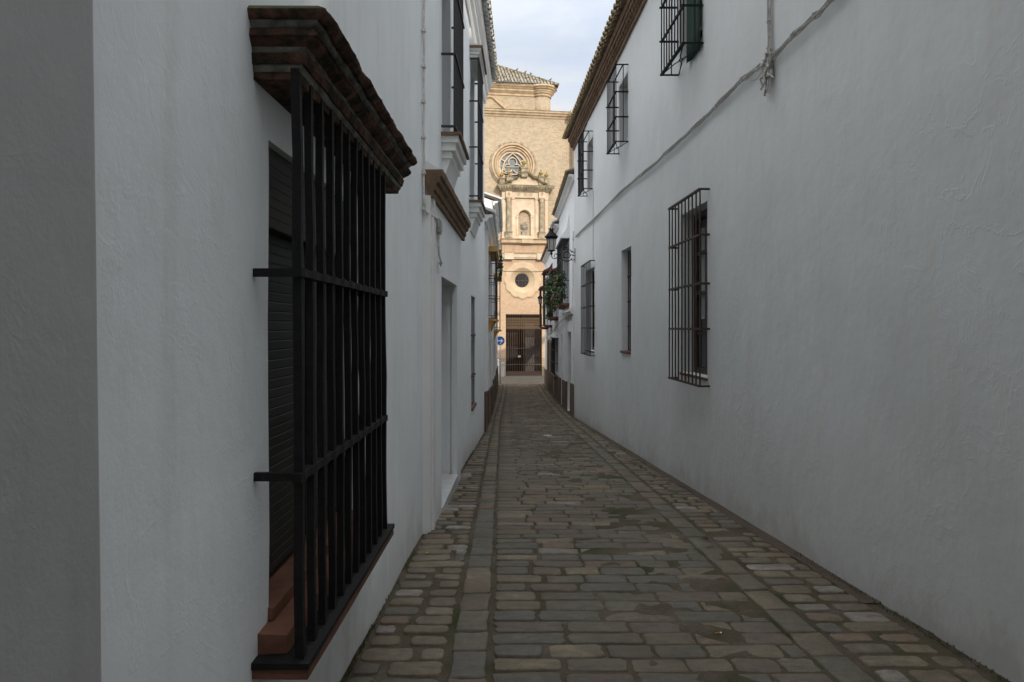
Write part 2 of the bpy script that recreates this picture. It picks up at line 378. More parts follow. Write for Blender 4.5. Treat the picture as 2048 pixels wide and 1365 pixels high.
def wall_mesh(P, u0, u1, top, openings, back=7.0, step=.45, amp=.007, seed=0, body=True, low=None):
    """front wall with real openings (u0,u1,v0,v1,depth), reveals, and the rest of the house's shell"""
    mb = MB(P); bm = mb.bm
    vb = min(ground_z(u0), ground_z(u1))-.4 if low is None else low
    us = {u0, u1}; vs = {vb, top}
    for o in openings: us |= {o[0], o[1]}; vs |= {o[2], o[3]}
    def fill(x):
        x = sorted(x); r = []
        for a, b in zip(x, x[1:]):
            n = max(1, math.ceil((b-a)/step)); r += [a+(b-a)*i/n for i in range(n)]
        return r+[x[-1]]
    us, vs = fill(us), fill(vs)
    def disp(u, v):
        e = min(1, min(u-u0, u1-u, top-v)/.3) if amp else 0
        return amp*e*(nse(u*.9+seed, v*.9, seed)+.5*nse(u*2.7, v*2.7+seed, 3))
    cache = {}
    def V(i, j):
        if (i, j) not in cache: cache[i, j] = bm.verts.new(P(us[i], vs[j], disp(us[i], vs[j])))
        return cache[i, j]
    def inside(u, v): return any(o[0] < u < o[1] and o[2] < v < o[3] for o in openings)
    for i in range(len(us)-1):
        for j in range(len(vs)-1):
            if inside((us[i]+us[i+1])/2, (vs[j]+vs[j+1])/2): continue
            f = bm.faces.new((V(i, j), V(i+1, j), V(i+1, j+1), V(i, j+1))); f.smooth = True
    for o in openings:
        iu = [k for k, u in enumerate(us) if o[0]-1e-6 <= u <= o[1]+1e-6]; jv = [k for k, v in enumerate(vs) if o[2]-1e-6 <= v <= o[3]+1e-6]
        loop = [(i, jv[0]) for i in iu]+[(iu[-1], j) for j in jv[1:]]+[(i, jv[-1]) for i in iu[::-1][1:]]+[(iu[0], j) for j in jv[::-1][1:-1]]
        dv = [bm.verts.new(P(us[i], vs[j], -o[4])) for i, j in loop]
        fv = [bm.verts.new(V(i, j).co) for i, j in loop]
        n = len(loop)
        for k in range(n): bm.faces.new((fv[k], fv[(k+1) % n], dv[(k+1) % n], dv[k]))
    if body:
        q = lambda a, b, c, d: mb.face([P(*a), P(*b), P(*c), P(*d)])
        q((u0, vb, 0), (u0, vb, -back), (u0, top, -back), (u0, top, 0))
        q((u1, vb, 0), (u1, vb, -back), (u1, top, -back), (u1, top, 0))
        q((u0, vb, -back), (u1, vb, -back), (u1, top, -back), (u0, top, -back))
        q((u0, top, 0), (u1, top, 0), (u1, top, -back), (u0, top, -back))
    return mb

# a barrel tile: half tube with thickness, axis along w (down the slope), opening down (cover) or up (pan)
def tile(mb, u, v, w, length, r, slope, up, th=.014, n=7, jr=.0, r2=None):
    r2 = r2 or r*.82
    rows = []
    tw = random.uniform(-jr, jr)
    for (ww, rr) in ((0, r), (-length, r2)):
        o, i_ = [], []
        for k in range(n+1):
            a = math.pi*k/n
            for lst, q in ((o, rr), (i_, rr-th)):
                uu = u+q*math.cos(a)+tw*ww; vv = v+(q*math.sin(a) if up else -q*math.sin(a)*.8)+(-ww)*slope
                lst.append(mb.bm.verts.new(mb.P(uu, vv, w+ww)))
        rows.append((o, i_))
    (o0, i0), (o1, i1) = rows
    for k in range(n):
        for q in ((o0[k], o0[k+1], o1[k+1], o1[k]), (i0[k], i0[k+1], i1[k+1], i1[k]), (o0[k], o0[k+1], i0[k+1], i0[k])):
            f = mb.bm.faces.new(q)
    mb.bm.faces.new((o0[0], i0[0], i1[0], o1[0])); mb.bm.faces.new((o0[n], i0[n], i1[n], o1[n]))
def eave_tiles(P, u0, u1, v, w, pitch=.21, slope=.42, rows=2, seed=1, jit=.012, lips=False):
    random.seed(seed)
    mb = MB(P); n = int((u1-u0)/pitch)
    for i in range(n+1):
        u = u0+(u1-u0)*i/n
        for r in range(rows):
            jw = random.uniform(-jit, jit)
            tile(mb, u, v+.035+r*.33*slope+random.uniform(-.006, .006), w-r*.33+jw, .42, .088, slope, True, jr=.03)
            if i < n: tile(mb, u+pitch/2, v+.045+r*.33*slope, w-r*.33-.04+jw, .42, .085, slope, False, jr=.02)
    if lips:
        nf = len(mb.bm.faces)
        for i in range(n+1):
            u = u0+(u1-u0)*i/n; mb.bar([(u-.062, v+.075, w+.005), (u-.03, v+.115, w+.005), (u+.03, v+.115, w+.005), (u+.062, v+.075, w+.005)], .013, 5, .004)
        mb.bm.faces.ensure_lookup_table()
        for f in mb.bm.faces[nf:]: f.material_index = 1
    return mb
def roof_slab(P, u0, u1, v, w, depth, slope, th=.06):
    mb = MB(P); mb.profile([(w, v), (w, v+th), (w-depth, v+th+depth*slope), (w-depth, v+depth*slope)], u0, u1, nu=max(1, int((u1-u0)/3)))
    return mb

# ------------------------------------------------------------------ the ground
mb = MB()
ys = [-60, -30, -12, -8, -4, 0]+[2*i for i in range(1, 30)]+[60, 80, 120, 200, 400]
for a, b_ in zip(ys, ys[1:]):
    xs = [-400, -60, -20, -6, 0, 6, 20, 60, 400]
    for c, d in zip(xs, xs[1:]):
        mb.face([(c, a, ground_z(a)-.05), (d, a, ground_z(a)-.05), (d, b_, ground_z(b_)-.05), (c, b_, ground_z(b_)-.05)])
tag(mb.build('ground', 'asphalt'), kind='structure')

# fronts of the street (y, x)
LEFT1 = [(-12, -.88), (1.45, -.875), (7.2, -.85), (17.8, -.66), (30, -.66)]
PL = face_map(LEFT1, 1)
LEFT2 = [(17.8, -.66), (27, -.70), (45, -.86), (60, -.95)]
PL2 = face_map(LEFT2, 1)
RX = lambda y: 2.63-.032*y
PR = face_map([(-12, RX(-12)), (22.9, RX(22.9))], -1)
PR2 = face_map([(22.9, 1.93), (30, 1.97), (46, 2.02)], -1)
def lx(y): return PL(y, 0, 0).x if y < 17.8 else PL2(y, 0, 0).x
def rx(y): return RX(y) if y < 22.9 else PR2(y, 0, 0).x
e1 = lambda y: -(.30+.0095*min(y, 23)); e2 = lambda y: -(.085+.0125*min(y, 21))
r1 = lambda y: max(1.45, 1.66-.0095*y); r2 = lambda y: r1(y)+.21

# mortar bed of the street
mb = MB(); step = .12; y = -3.0; prev = None
yy = []
while y < 46.2: yy.append(y); y += .10 if y < 9 else (.3 if y < 20 else 1.0)
xsn = 44
for y in yy:
    row = []
    for i in range(xsn+1):
        x = -1.15+i*(4.0/xsn)
        h = .007*nse(x*3, y*3, 0)+.004*nse(x*11, y*11, 5)-.001
        # mortar stands nearly flush where wheels and feet have filled the joints
        h += .0045*min(1, max(0, (x-.1)/.6))
        row.append(mb.bm.verts.new((x, y, ground_z(y)+h)))
    if prev:
        for i in range(xsn):
            f = mb.bm.faces.new((prev[i], prev[i+1], row[i+1], row[i])); f.smooth = True
    prev = row
tag(mb.build('street', 'joint_mortar'), kind='structure')

# stone setts, one mesh per band of the paving
greys = [(.132, .116, .086), (.118, .106, .082), (.138, .12, .09), (.118, .109, .09), (.11, .097, .073)]
tans = [(.185, .148, .096), (.16, .126, .08), (.20, .162, .108), (.15, .12, .08), (.18, .128, .085)]
reds = [(.125, .098, .075), (.12, .094, .072)]
pale = [(.27, .24, .205), (.24, .215, .185)]
class Setts:
    def __init__(s): s.v = []; s.f = []; s.c = []
    def add(s, x0, x1, y0, y1, col, gap=.012, hi=.012, rnd=.3, detail=True):
        x0 += gap/2; x1 -= gap/2; y0 += gap/2; y1 -= gap/2
        if x1-x0 < .03 or y1-y0 < .03: return
        cx, cy = (x0+x1)/2, (y0+y1)/2; a, b_ = (x1-x0)/2, (y1-y0)/2
        r = min(a, b_)*rnd
        if detail:
            pts = []
            for sx, sy, st in ((1, 1, 0), (-1, 1, 90), (-1, -1, 180), (1, -1, 270)):
                for k in range(3):
                    t = R(st+45*k); pts.append((sx*(a-r)+r*math.cos(t), sy*(b_-r)+r*math.sin(t)))
                # a point midway along the edge, pushed in or out
                nx, ny = {0: (0, b_), 90: (-a, 0), 180: (0, -b_), 270: (a, 0)}[st]
                pts.append((nx*(1+random.uniform(-.07, .05))+(random.uniform(-.3, .3)*a if nx == 0 else 0), ny*(1+random.uniform(-.10, .05))+(random.uniform(-.3, .3)*b_ if ny == 0 else 0)))
        else:
            pts = [(a-r, b_), (-a+r, b_), (-a, b_-r), (-a, -b_+r), (-a+r, -b_), (a-r, -b_), (a, -b_+r), (a, b_-r)]
        n = len(pts); tx, ty = random.uniform(-.02, .02), random.uniform(-.03, .03); ja = random.uniform(-.015, .015)
        ph = random.random()*50; z0 = ground_z(cy)
        jit = .009 if detail else .003
        rings = []
        lv = [(1.0, -.012), (.985, hi-.005), (.90, hi)] if detail else [(1.0, -.01), (.95, hi)]
        base = len(s.v)
        for q, h in lv:
            for k, (px, py) in enumerate(pts):
                sx = 1-(1-q)*min(1, .08/a) if q < 1 else 1
                sy = 1-(1-q) if q < 1 else 1
                jx, jy = jit*nse(ph+k*1.7, 0, 1)*2, jit*nse(ph+k*1.7, 9, 1)*2
                X = cx+(px*sx+jx)-py*ja; Y = cy+py*sy+jy+px*ja
                s.v.append((X, Y, ground_z(Y)+h+(px*tx+py*ty if h > 0 else 0)))
        m = len(lv)
        for l in range(m-1):
            for k in range(n):
                s.f.append((base+l*n+k, base+l*n+(k+1) % n, base+(l+1)*n+(k+1) % n, base+(l+1)*n+k)); s.c.append(col)
        s.f.append(tuple(base+(m-1)*n+k for k in range(n))); s.c.append(col)
    def build(s, name):
        me = bpy.data.meshes.new(name); me.from_pydata(s.v, [], s.f); me.materials.append(M['sett_stone'])
        at = me.attributes.new('sett', 'FLOAT_COLOR', 'FACE'); at.data.foreach_set('color', [k for c in s.c for k in (*c, 1)])
        me.polygons.foreach_set('use_smooth', [True]*len(s.f))
        o = bpy.data.objects.new(name, me); COL.objects.link(o); return tag(o, kind='structure')
def pick(w):
    t = random.random()
    for p, lst in w:
        if t < p: c = random.choice(lst); break
        t -= p
    k = random.uniform(.90, 1.08); return tuple(x*k for x in c)
def band(name, xa, xb, y0, y1, rowh, lens, weights, gap, hi=.012, rnd=.35, skip=0):
    s = Setts(); y = y0
    while y < y1:
        det = y < 13
        h = rowh*random.uniform(.86, 1.14)
        g = gap(y) if callable(gap) else gap
        a, b_ = xa(y), xb(y); x = a-random.uniform(0, .12 if lens[1] > .3 else 0)
        while x < b_-.02:
            l = random.uniform(*lens); x2 = min(x+l, b_)
            if b_-x2 < .09: x2 = b_
            gg = g*random.uniform(.6, 1.5)
            if random.random() > skip: s.add(max(x, a), x2, y, y+h, pick(weights), gg, hi+random.uniform(-.004, .004) if hi else hi, rnd, det)
            x = x2
        y += h
    return s.build(name)
random.seed(11)
class _: pass
# carriageway: joints open on the left, worn and filled towards the right
def carriage():
    s = Setts(); y = -2.0
    while y < 46:
        det = y < 13; h = .195*random.uniform(.86, 1.12); a, b_ = e2(y)+.015, r1(y); x = a
        first = True
        while x < b_-.02:
            l = random.uniform(.24, .46); x2 = min(x+l, b_)
            if b_-x2 < .1: x2 = b_
            wear = min(1, max(0, (x-.0)/.75)) if y < 16 else .8
            if y > 5.5: wear = max(wear, min(.9, (y-5.5)/3))
            wear *= .75+.5*nse(x*1.3, y*.8, 4); wear = min(1, max(0, wear))
            g = .032*(1-wear)+.001; hi = .0095*(1-wear)+.0035
            s.add(max(x, a), x2, y, y+h*1.0, pick([(.52, greys), (.33, tans), (.13, reds), (.02, pale)]), g*random.uniform(.7, 1.4), hi+random.uniform(-.003, .003), .38-.12*wear, det)
            x = x2
        y += h
    return s.build('road')
carriage()
WL = [(.24, greys), (.54, tans), (.10, reds), (.12, pale)]
random.seed(5)
band('left_pavement', lambda y: lx(y)+.02, lambda y: e1(y)-.012, -2, 46, .185, (.20, .46), WL, lambda y: .042, .013, .5, .02)
band('left_kerb', lambda y: e1(y), lambda y: e2(y), -2, 46, .34, (.3, .3), [(.6, greys), (.4, tans)], .012, .016, .16)
band('right_kerb', lambda y: r1(y)+.012, lambda y: r2(y), -2, 46, .40, (.3, .3), [(.55, greys), (.45, tans)], .008, .010, .10)
random.seed(9)
band('right_pavement', lambda y: r2(y)+.02, lambda y: min(rx(y)-.10*(1 if y > 4 else .3), r2(y)+.62-.05*abs(math.sin(y*2.3))), -2, 46, .19, (.18, .42), [(.22, greys), (.53, tans), (.10, reds), (.15, pale)], lambda y: .038, .011, .45, .03)
# strip of bare earth against the right wall
mb = MB()
yy = [5+.2*i for i in range(88)]
for a, b_ in zip(yy, yy[1:]):
    mb.face([(rx(a)-.12-.16*nse(a*1.1, 0, 0)*min(1,a/9), a, ground_z(a)+.011), (rx(a)+.05, a, ground_z(a)+.011), (rx(b_)+.05, b_, ground_z(b_)+.011), (rx(b_)-.12-.16*nse(b_*1.1, 0, 0)*min(1,b_/9), b_, ground_z(b_)+.011)])
tag(mb.build('earth_strip', 'earth_brown'), kind='structure')
# paving of the cross street before the church
mb = MB(); yy = [46.2+1.0*i for i in range(18)]
for a, b_ in zip(yy, yy[1:]): mb.face([(-14, a, ground_z(a)-.004), (16, a, ground_z(a)-.004), (16, b_, ground_z(b_)-.004), (-14, b_, ground_z(b_)-.004)])
tag(mb.build('cross_street', 'asphalt'), kind='structure')
random.seed(3)
band('cross_paving', lambda y: -6.0, lambda y: 8.0, 46.2, 55.6, .30, (.5, .9), [(.8, greys), (.2, tans)], .02, .010, .1)

# ------------------------------------------------------------------ window and door builders
def grille(P, u0, u1, v0, v1, w, nb, hv, r=.012, flat=.006, mat='far_iron', parent=None, ret=True, jit=.0015, top=True, ext=.0, bottom_frame=True, seg=4):
    """forged grille standing w in front of the wall with returns into the wall"""
    mb = MB(P)
    for i in range(nb):
        u = u0+(u1-u0)*i/(nb-1)
        mb.bar([(u, v0+(v1-v0)*k/seg, w) for k in range(seg+1)], r, 4, jit)
    for v in hv:
        mb.box(u0-ext, u1+ext, v-.014, v+.014, w-.008-flat, w+.008+flat, nu=max(1, nb//2), jit=.001)
        if ret:
            for u in (u0, u1): mb.box(u-.010, u+.010, v-.013, v+.013, -.03, w+.012)
    for v in ([v0] if bottom_frame else [])+([v1] if top else []):
        mb.box(u0-.015, u1+.015, v-.012, v+.012, w-.018, w+.018)
        if ret:
            for u in (u0, u1): mb.box(u-.011, u+.011, v-.0115, v+.0115, -.03, w-.018)
    return mb.build('grille', mat, parent)
def window(P, parent, o, mat='dark_wood', panes=(2, 4), label=None, glassmat='window_glass', setback=.04):
    """frame filling the opening o with glass behind it"""
    u0, u1, v0, v1, dep = o; w = -dep
    fr = MB(P)
    fr.box(u0, u1, v0, v0+.07, w, w+.05); fr.box(u0, u1, v1-.07, v1, w, w+.05)
    fr.box(u0, u0+.06, v0+.07, v1-.07, w, w+.05); fr.box(u1-.06, u1, v0+.07, v1-.07, w, w+.05)
    nu, nv = panes
    for i in range(1, nu): u = u0+(u1-u0)*i/nu; fr.box(u-.03, u+.03, v0+.07, v1-.07, w+.003, w+.045)
    for j in range(1, nv): v = v0+(v1-v0)*j/nv; fr.box(u0+.06, u1-.06, v-.02, v+.02, w+.006, w+.04)
    f = fr.build('window', mat, parent)
    if label: f['label'] = label
    g = MB(P); g.box(u0+.001, u1-.001, v0+.001, v1-.001, w-.03, w+.001); g.build('pane', glassmat, f)
    return f
def cross_bracket(mb, ua, ub, v, w0, w1):
    """the X shaped floor of the upper grilles"""
    cu, cw = (ua+ub)/2, (w0+w1)/2; e = .045
    for su, sw in ((-1, -1), (-1, 1), (1, -1), (1, 1)):
        U, W = (ua if su < 0 else ub), (w0 if sw < 0 else w1)
        mb.bar([(U, v, W), (cu+su*e*3.2, v, cw+sw*e*1.0), (cu+su*e*.8, v, cw+sw*e*.2)], .008, 5)
    mb.bar([(cu-e, v, cw), (cu, v, cw+e*.6), (cu+e, v, cw), (cu, v, cw-e*.6), (cu-e, v, cw)], .007, 5)

# ------------------------------------------------------------------ RIGHT: the long white house
rt = thing('town_house', (2.6, 6, ground_z(6)), 'long white two storey house with a cable across its bare wall, filling the right side', 'house', 'white houses along the lane')
TOPR = 7.33
upper = [(9.18, 10.35), (14.04, 15.05), (18.8, 19.9)]
UB, UT = 5.08, 6.52
RO = [(9.0, 10.22, .99, 3.12, .22), (13.8, 14.78, 1.12, 3.10, .26), (18.55, 20.1, 1.0, 3.1, .22)]
for a, b_ in upper: RO.append((a+.05, b_-.05, UB+.08, UT-.12, .24))
RO += [(4.2, 5.4, UB+.08, UT-.12, .24)]
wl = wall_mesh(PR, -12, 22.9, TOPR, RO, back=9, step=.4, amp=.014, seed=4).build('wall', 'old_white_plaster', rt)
# ground-floor window with the big grille
for k, (o, g) in enumerate((((RO[0]), (8.9, 10.4)), ((RO[2]), (18.45, 20.25)))):
    f = window(PR, rt, o, 'dark_wood', (2, 4), 'tall wood window behind a bowed black grille' if k == 0 else 'far ground floor window behind its grille')
    grille(PR, g[0], g[1], .90, 3.24, .115, 10, [1.58, 2.12, 2.70], .0095, .003, 'rusty_iron' if k == 0 else 'far_iron', f, ext=.02)
    s = MB(PR); s.box(o[0]-.02, o[1]+.02, o[2]-.035, o[2]-.001, -o[4]+.01, .015); s.build('sill', 'terracotta', f)
    c = MB(PR)
    for i in range(14):
        u = o[0]+.1+i*(o[1]-o[0]-.2)/13
        if k == 0 and (i in (0, 1, 2, 10, 11)): c.box(u-.04, u+.04, o[2]+.72, o[3]-.2, -o[4]+.0015, -o[4]+.0035)
    if k == 0: c.build('curtain', 'curtain', f)
    else: c.bm.free()
# narrow window set in its opening
o = RO[1]; f = window(PR, rt, o, 'dark_wood', (2, 1), 'narrow window with bars set inside the opening')
g = MB(PR)
for i in range(6):
    u = o[0]+.04+i*(o[1]-o[0]-.08)/5; g.bar([(u, o[2]+.0, -.13), (u, 2.0, -.13), (u, o[3], -.13)], .010, 4)
for v in (1.62, 2.10, 2.60): g.box(o[0]-.0, o[1]+.0, v-.013, v+.013, -.145, -.115)
g.build('grille', 'rusty_iron', f)
s = MB(PR); s.box(o[0], o[1], o[2]-.02, o[2]+.02, -.25, .03); s.build('sill', 'terracotta', f)
# upper cage grilles
for k, (a, b_) in enumerate(upper+[(4.15, 5.45)]):
    o = RO[3+k]
    f = window(PR, rt, o, 'dark_wood', (2, 3), ['upper window half covered by a dark green awning', 'middle upper window with open cage grille', 'far upper window with dense cage grille', 'upper window'][k])
    g = MB(PR); W = .235; nb = 9 if k != 1 else 8
    for i in range(nb):
        u = a+(b_-a)*i/(nb-1); g.bar([(u, UB+(UT-UB)*q/3, W) for q in range(4)], .009, 4, .0015)
    for u in (a, b_): g.bar([(u, UB, W*.42), (u, UT-.0, W*.42)], .008, 4)
    for v in (UB+.46, UB+.93):
        g.box(a-.01, b_+.01, v-.013, v+.013, W-.013, W+.013, nu=4, jit=.0015)
        for u in (a, b_): g.box(u-.010, u+.010, v-.012, v+.012, -.04, W+.03)
    for v in (UB, UT):
        g.box(a-.012, b_+.012, v-.010, v+.010, W-.022, W+.022)
        for u in (a, b_): g.box(u-.012, u+.012, v-.0095, v+.0095, -.04, W+.0)
    g.box(a, b_, UT-.0085, UT+.0085, W*.40, W*.48)
    cross_bracket(g, a, b_, UB, 0, W)
    g.build('grille', 'black_iron', f)
    if k == 0:
        c = MB(PR); n = 24
        for i in range(n):
            pass
        # cloth hanging in the near half of the cage
        cols = []
        for i in range(13):
            u = a+.01+i*.05; cols.append([(u, UT-.03-(UT-UB+.02)*j/6, .035+.018*math.sin(i*1.3)+.01*nse(i, j, 0)) for j in range(7)])
        for i in range(12):
            for j in range(6):
                c.face([PR(*cols[i][j]), PR(*cols[i+1][j]), PR(*cols[i+1][j+1]), PR(*cols[i][j+1])], True)
        c.bm.verts.ensure_lookup_table()
        bmesh.ops.remove_doubles(c.bm, verts=c.bm.verts[:], dist=.0005)
        cl = c.build('awning', 'green_cloth', f); cl['label'] = 'dark green cloth awning hanging inside the cage grille'
        sm = cl.modifiers.new('thick', 'SOLIDIFY'); sm.thickness = .004
# brick cornice, dentils and tiles
cn_ = MB(PR)
cn_.profile([(-.02, TOPR-.34), (.05, TOPR-.34), (.05, TOPR-.27), (-.02, TOPR-.27)], -12, 22.9, nu=60, jit=.003)
cn_.profile([(-.02, TOPR-.268), (.075, TOPR-.268), (.075, TOPR-.235), (-.02, TOPR-.235)], -12, 22.9, nu=60, jit=.003)
u = 2.0; k = 0
while u < 22.85:
    cn_.box(u, u+.085, TOPR-.233, TOPR-.16, -.02, .125, jit=.004); cn_.box(u+.087, u+.17, TOPR-.233, TOPR-.163, -.02, .085, jit=.004); u += .172
cn_.profile([(-.02, TOPR-.158), (.15, TOPR-.158), (.15, TOPR-.09), (-.02, TOPR-.09)], -12, 22.9, nu=80, jit=.004)
cn_.profile([(-.02, TOPR-.088), (.18, TOPR-.088), (.20, TOPR-.01), (-.02, TOPR-.01)], -12, 22.9, nu=80, jit=.004)
cn_.build('cornice', 'brown_brick', rt)
rf = roof_slab(PR, -12, 22.95, TOPR+.015, .16, 9, .42).build('roof', 'tile_under', rt)
random.seed(21)
e = eave_tiles(PR, 6, 22.95, TOPR+.0, .34, .25, .42, 2, 21, .012, True); e.build('eave_tiles', ['tile_clay', 'lichen'], rf)
at_ = MB(PR); at_.box(-12, 11, TOPR-.1, 13.8, -6.5, -2.3); at_.build('unseen_light_blocker', 'far_white_plaster', rt)  # unseen block added to keep the sun off the left fronts
at_ = MB(PR); at_.box(17, 22.5, TOPR-.1, 12.4, -6.5, -2.3); at_.build('unseen_light_blocker', 'far_white_plaster', rt)  # second unseen block, added to shade the far left fronts

# ------------------------------------------------------------------ RIGHT far houses
def far_house(P, y0, y1, top, ops, label, mat='far_white_plaster', back=7, eave=.30, blocker=None, seed=0, loc=None, name='town_house'):
    t = thing(name, loc or tuple(P(y0+.01, ground_z(y0), 0)), label, 'house', 'white houses along the lane')
    wall_mesh(P, y0, y1, top, ops, back, .8, .006, seed).build('wall', mat, t)
    c = MB(P); c.profile([(-.02, top-.16), (.06, top-.16), (.10, top-.08), (.2, top-.06), (.2, top), (-.02, top)], y0, y1, nu=4); c.build('cornice', 'white_moulding', t)
    r = roof_slab(P, y0, y1, top+.01, .18, back, .36).build('roof', 'tile_under', t)
    eave_tiles(P, y0+.05, y1, top, eave, .215, .36, 2, seed+30).build('eave_tiles', 'tile_white' if seed % 2 else 'tile_clay', r)
    if blocker: a = MB(P); a.box(blocker[0], blocker[1], top-.1, blocker[2], -6, -2.2); a.build('unseen_light_blocker', mat, t)  # unseen block added above the roof to keep sun off the left side
    return t
def eps(o, **k): return o
R2O = [(24.6, 26.4, ground_z(25)-.05, 1.45, .4), (25.5, 28.9, 2.45, 4.6, .35), (29.0, 29.9, ground_z(29), 1.35, .3)]
R2 = far_house(PR2, 22.905, 31.5, 6.28, R2O, 'white house with brown dado and a flower filled balcony grille, beyond the wrought iron lantern', blocker=(23.5, 31, 10.5), seed=40)
def dado(P, parent, u0, u1, h, mat='dado_brown', w=.045, slope=True):
    mb = MB(P)
    n = max(1, int((u1-u0)/1.5))
    for i in range(n):
        a, b_ = u0+(u1-u0)*i/n, u0+(u1-u0)*(i+1)/n
        ga, gb = ground_z(a), ground_z(b_)
        pts = [(a, ga-.2), (b_, gb-.2), (b_, gb+h), (a, ga+h)]
        mb.prism(pts, -.01, w)
    return mb.build('dado', mat, parent)
dado(PR2, R2, 22.91, 23.4, 1.0, 'dado_stone', .07)
dado(PR2, R2, 23.9, 24.58, 1.0); dado(PR2, R2, 26.42, 28.9, 1.02); dado(PR2, R2, 29.95, 31.45, 1.05)
p = MB(PR2)
for a, b_ in ((22.92, 23.35), (26.5, 27.0)): p.box(a, b_, ground_z(a)+1.0, 2.0, -.01, .06)
p.profile([(-.01, 2.0), (.10, 2.0), (.16, 2.1), (.16, 2.16), (-.01, 2.22)], 22.92, 27.0, nu=2)
p.build('pilaster', 'white_moulding', R2)
d = MB(PR2); o = R2O[0]; d.box(o[0], o[1], o[2], o[3], -.45, -.38); 
for i in range(2): d.box(o[0]+.12+i*.85, o[0]+.8+i*.85, -1.0, 1.2, -.38, -.36)
dd = d.build('door', 'dark_wood', R2); dd['label'] = 'wood door deep in a white doorway'
h = MB(PR2); h.box(o[0]+.86, o[0]+.94, -.1, .0, -.36, -.30); h.build('handle', 'ochre_paint', dd)
d = MB(PR2); o = R2O[2]; d.box(o[0], o[1], o[2], o[3], -.35, -.28); d.build('door', 'marble', R2)
# balcony grille with hood
def cage(P, parent, u0, u1, v0, v1, wd, op, hood='white_moulding', nb=8, basecol='red_brown', iron='far_iron', hoodtop=.35, hv=(.5,), label=None, r=.010):
    f = window(P, parent, op, 'dark_wood', (2, 4), label)
    g = MB(P)
    for i in range(nb):
        u = u0+(u1-u0)*i/(nb-1); g.bar([(u, v0, wd), (u, (v0+v1)/2, wd), (u, v1, wd)], r, 4)
    for i in range(1, 3):
        for u in (u0, u1): g.bar([(u, v0, wd*i/3), (u, v1, wd*i/3)], r, 4)
    for q in hv: 
        v = v0+(v1-v0)*q; g.box(u0-.01, u1+.01, v-.013, v+.013, wd-.014, wd+.014)
        for u in (u0, u1): g.box(u-.012, u+.012, v-.012, v+.012, -.02, wd-.014)
    g.box(u0-.01, u1+.01, v1-.03, v1-.002, -.02, wd+.02)
    g.build('grille', iron, f)
    b = MB(P); b.box(u0-.06, u1+.06, v0-.07, v0, -.02, wd+.06); b.box(u0+.0, u1-.0, v0-.14, v0-.072, -.02, wd-.06); b.build('base_slab', basecol, f)
    hd = MB(P); hd.box(u0-.08, u1+.08, v1, v1+.07, -.02, wd+.08)
    hd.profile([(-.02, v1+.071), (wd+.06, v1+.071), (wd*.45, v1+.071+hoodtop*.35), (.02, v1+.071+hoodtop), (-.02, v1+.071+hoodtop)], u0-.06, u1+.06); hd.build('hood', hood, f)
    return f
cage(PR2, R2, 25.45, 28.95, 2.42, 4.62, .22, R2O[1], nb=12, basecol='terracotta', hoodtop=.7, hv=(.35, .7), label='balcony window full of geraniums under a white hood')
R3O = [(32.1, 34.7, -.05-.4, 1.15, .25), (31.9, 34.9, 2.1, 4.2, .3), (35.4, 36.3, ground_z(36)-.05, 1.0, .3)]
R3 = far_house(PR2, 31.505, 36.4, 5.95, R3O, 'lower white house with a hooded ground floor grille and small lantern, right side far down', blocker=(31.6, 36, 10.2), seed=41)
dado(PR2, R3, 31.52, 35.3, 1.05)
cage(PR2, R3, 32.05, 34.75, -.5, 1.15, .14, R3O[0], nb=9, basecol='dado_brown', hoodtop=.45, hv=(.33, .66), label='ground floor window with a black grille and white hood')
cage(PR2, R3, 31.85, 34.95, 2.05, 4.0, .25, R3O[1], nb=10, basecol='terracotta', hood='red_brown', hoodtop=.15, hv=(.4, .8), label='balcony hung with red geraniums')
d = MB(PR2); o = R3O[2]; d.box(o[0], o[1], o[2], o[3], -.32, -.2); d.build('door', 'dark_wood', R3)
R4O = [(37.2, 38.9, ground_z(38)-.1, .95, .2), (40.0, 42.4, ground_z(41)-.1, .92, .2), (37.0, 39.6, 1.75, 4.2, .3), (41.2, 43.8, 1.65, 3.9, .3)]
R4 = far_house(PR2, 36.405, 46, 5.62, R4O, 'last white house on the right with two brown roofed balcony cages, beside the church', blocker=(36.5, 39.5, 9.2), seed=42)
dado(PR2, R4, 36.41, 37.18, 1.0); dado(PR2, R4, 38.92, 39.98, 1.0); dado(PR2, R4, 42.42, 45.9, 1.0)
for o in R4O[:2]:
    d = MB(PR2); d.box(o[0], o[1], o[2], o[3], -.2, .02)
    for i in range(4):
        u = o[0]+.1+i*(o[1]-o[0]-.2)/4; d.box(u+.03, u+(o[1]-o[0]-.2)/4-.03, o[2]+.3, o[3]-.15, .02, .045)
    d.build('door', 'dark_wood', R4)
    l = MB(PR2); l.box(o[0]-.1, o[1]+.1, o[3]+.01, o[3]+.09, -.02, .10); l.build('lintel', 'white_moulding', R4)
cage(PR2, R4, 36.95, 39.65, 1.72, 4.35, .36, R4O[2], hood='red_brown', nb=8, basecol='red_brown', iron='rusty_iron', hoodtop=.35, hv=(.5,), label='balcony cage with brown roof and brown floor')
cage(PR2, R4, 41.15, 43.85, 1.62, 3.75, .40, R4O[3], hood='red_brown', nb=8, basecol='red_brown', iron='rusty_iron', hoodtop=.35, hv=(.5,), label='farther balcony cage with brown roof')
ch = MB(); ch.box(2.6, 3.3, 6.0, 7.3, 23.2, 23.9); ch.box(2.55, 3.35, 7.3, 7.38, 23.15, 23.95); ch.build('chimney', 'far_white_plaster', R2)

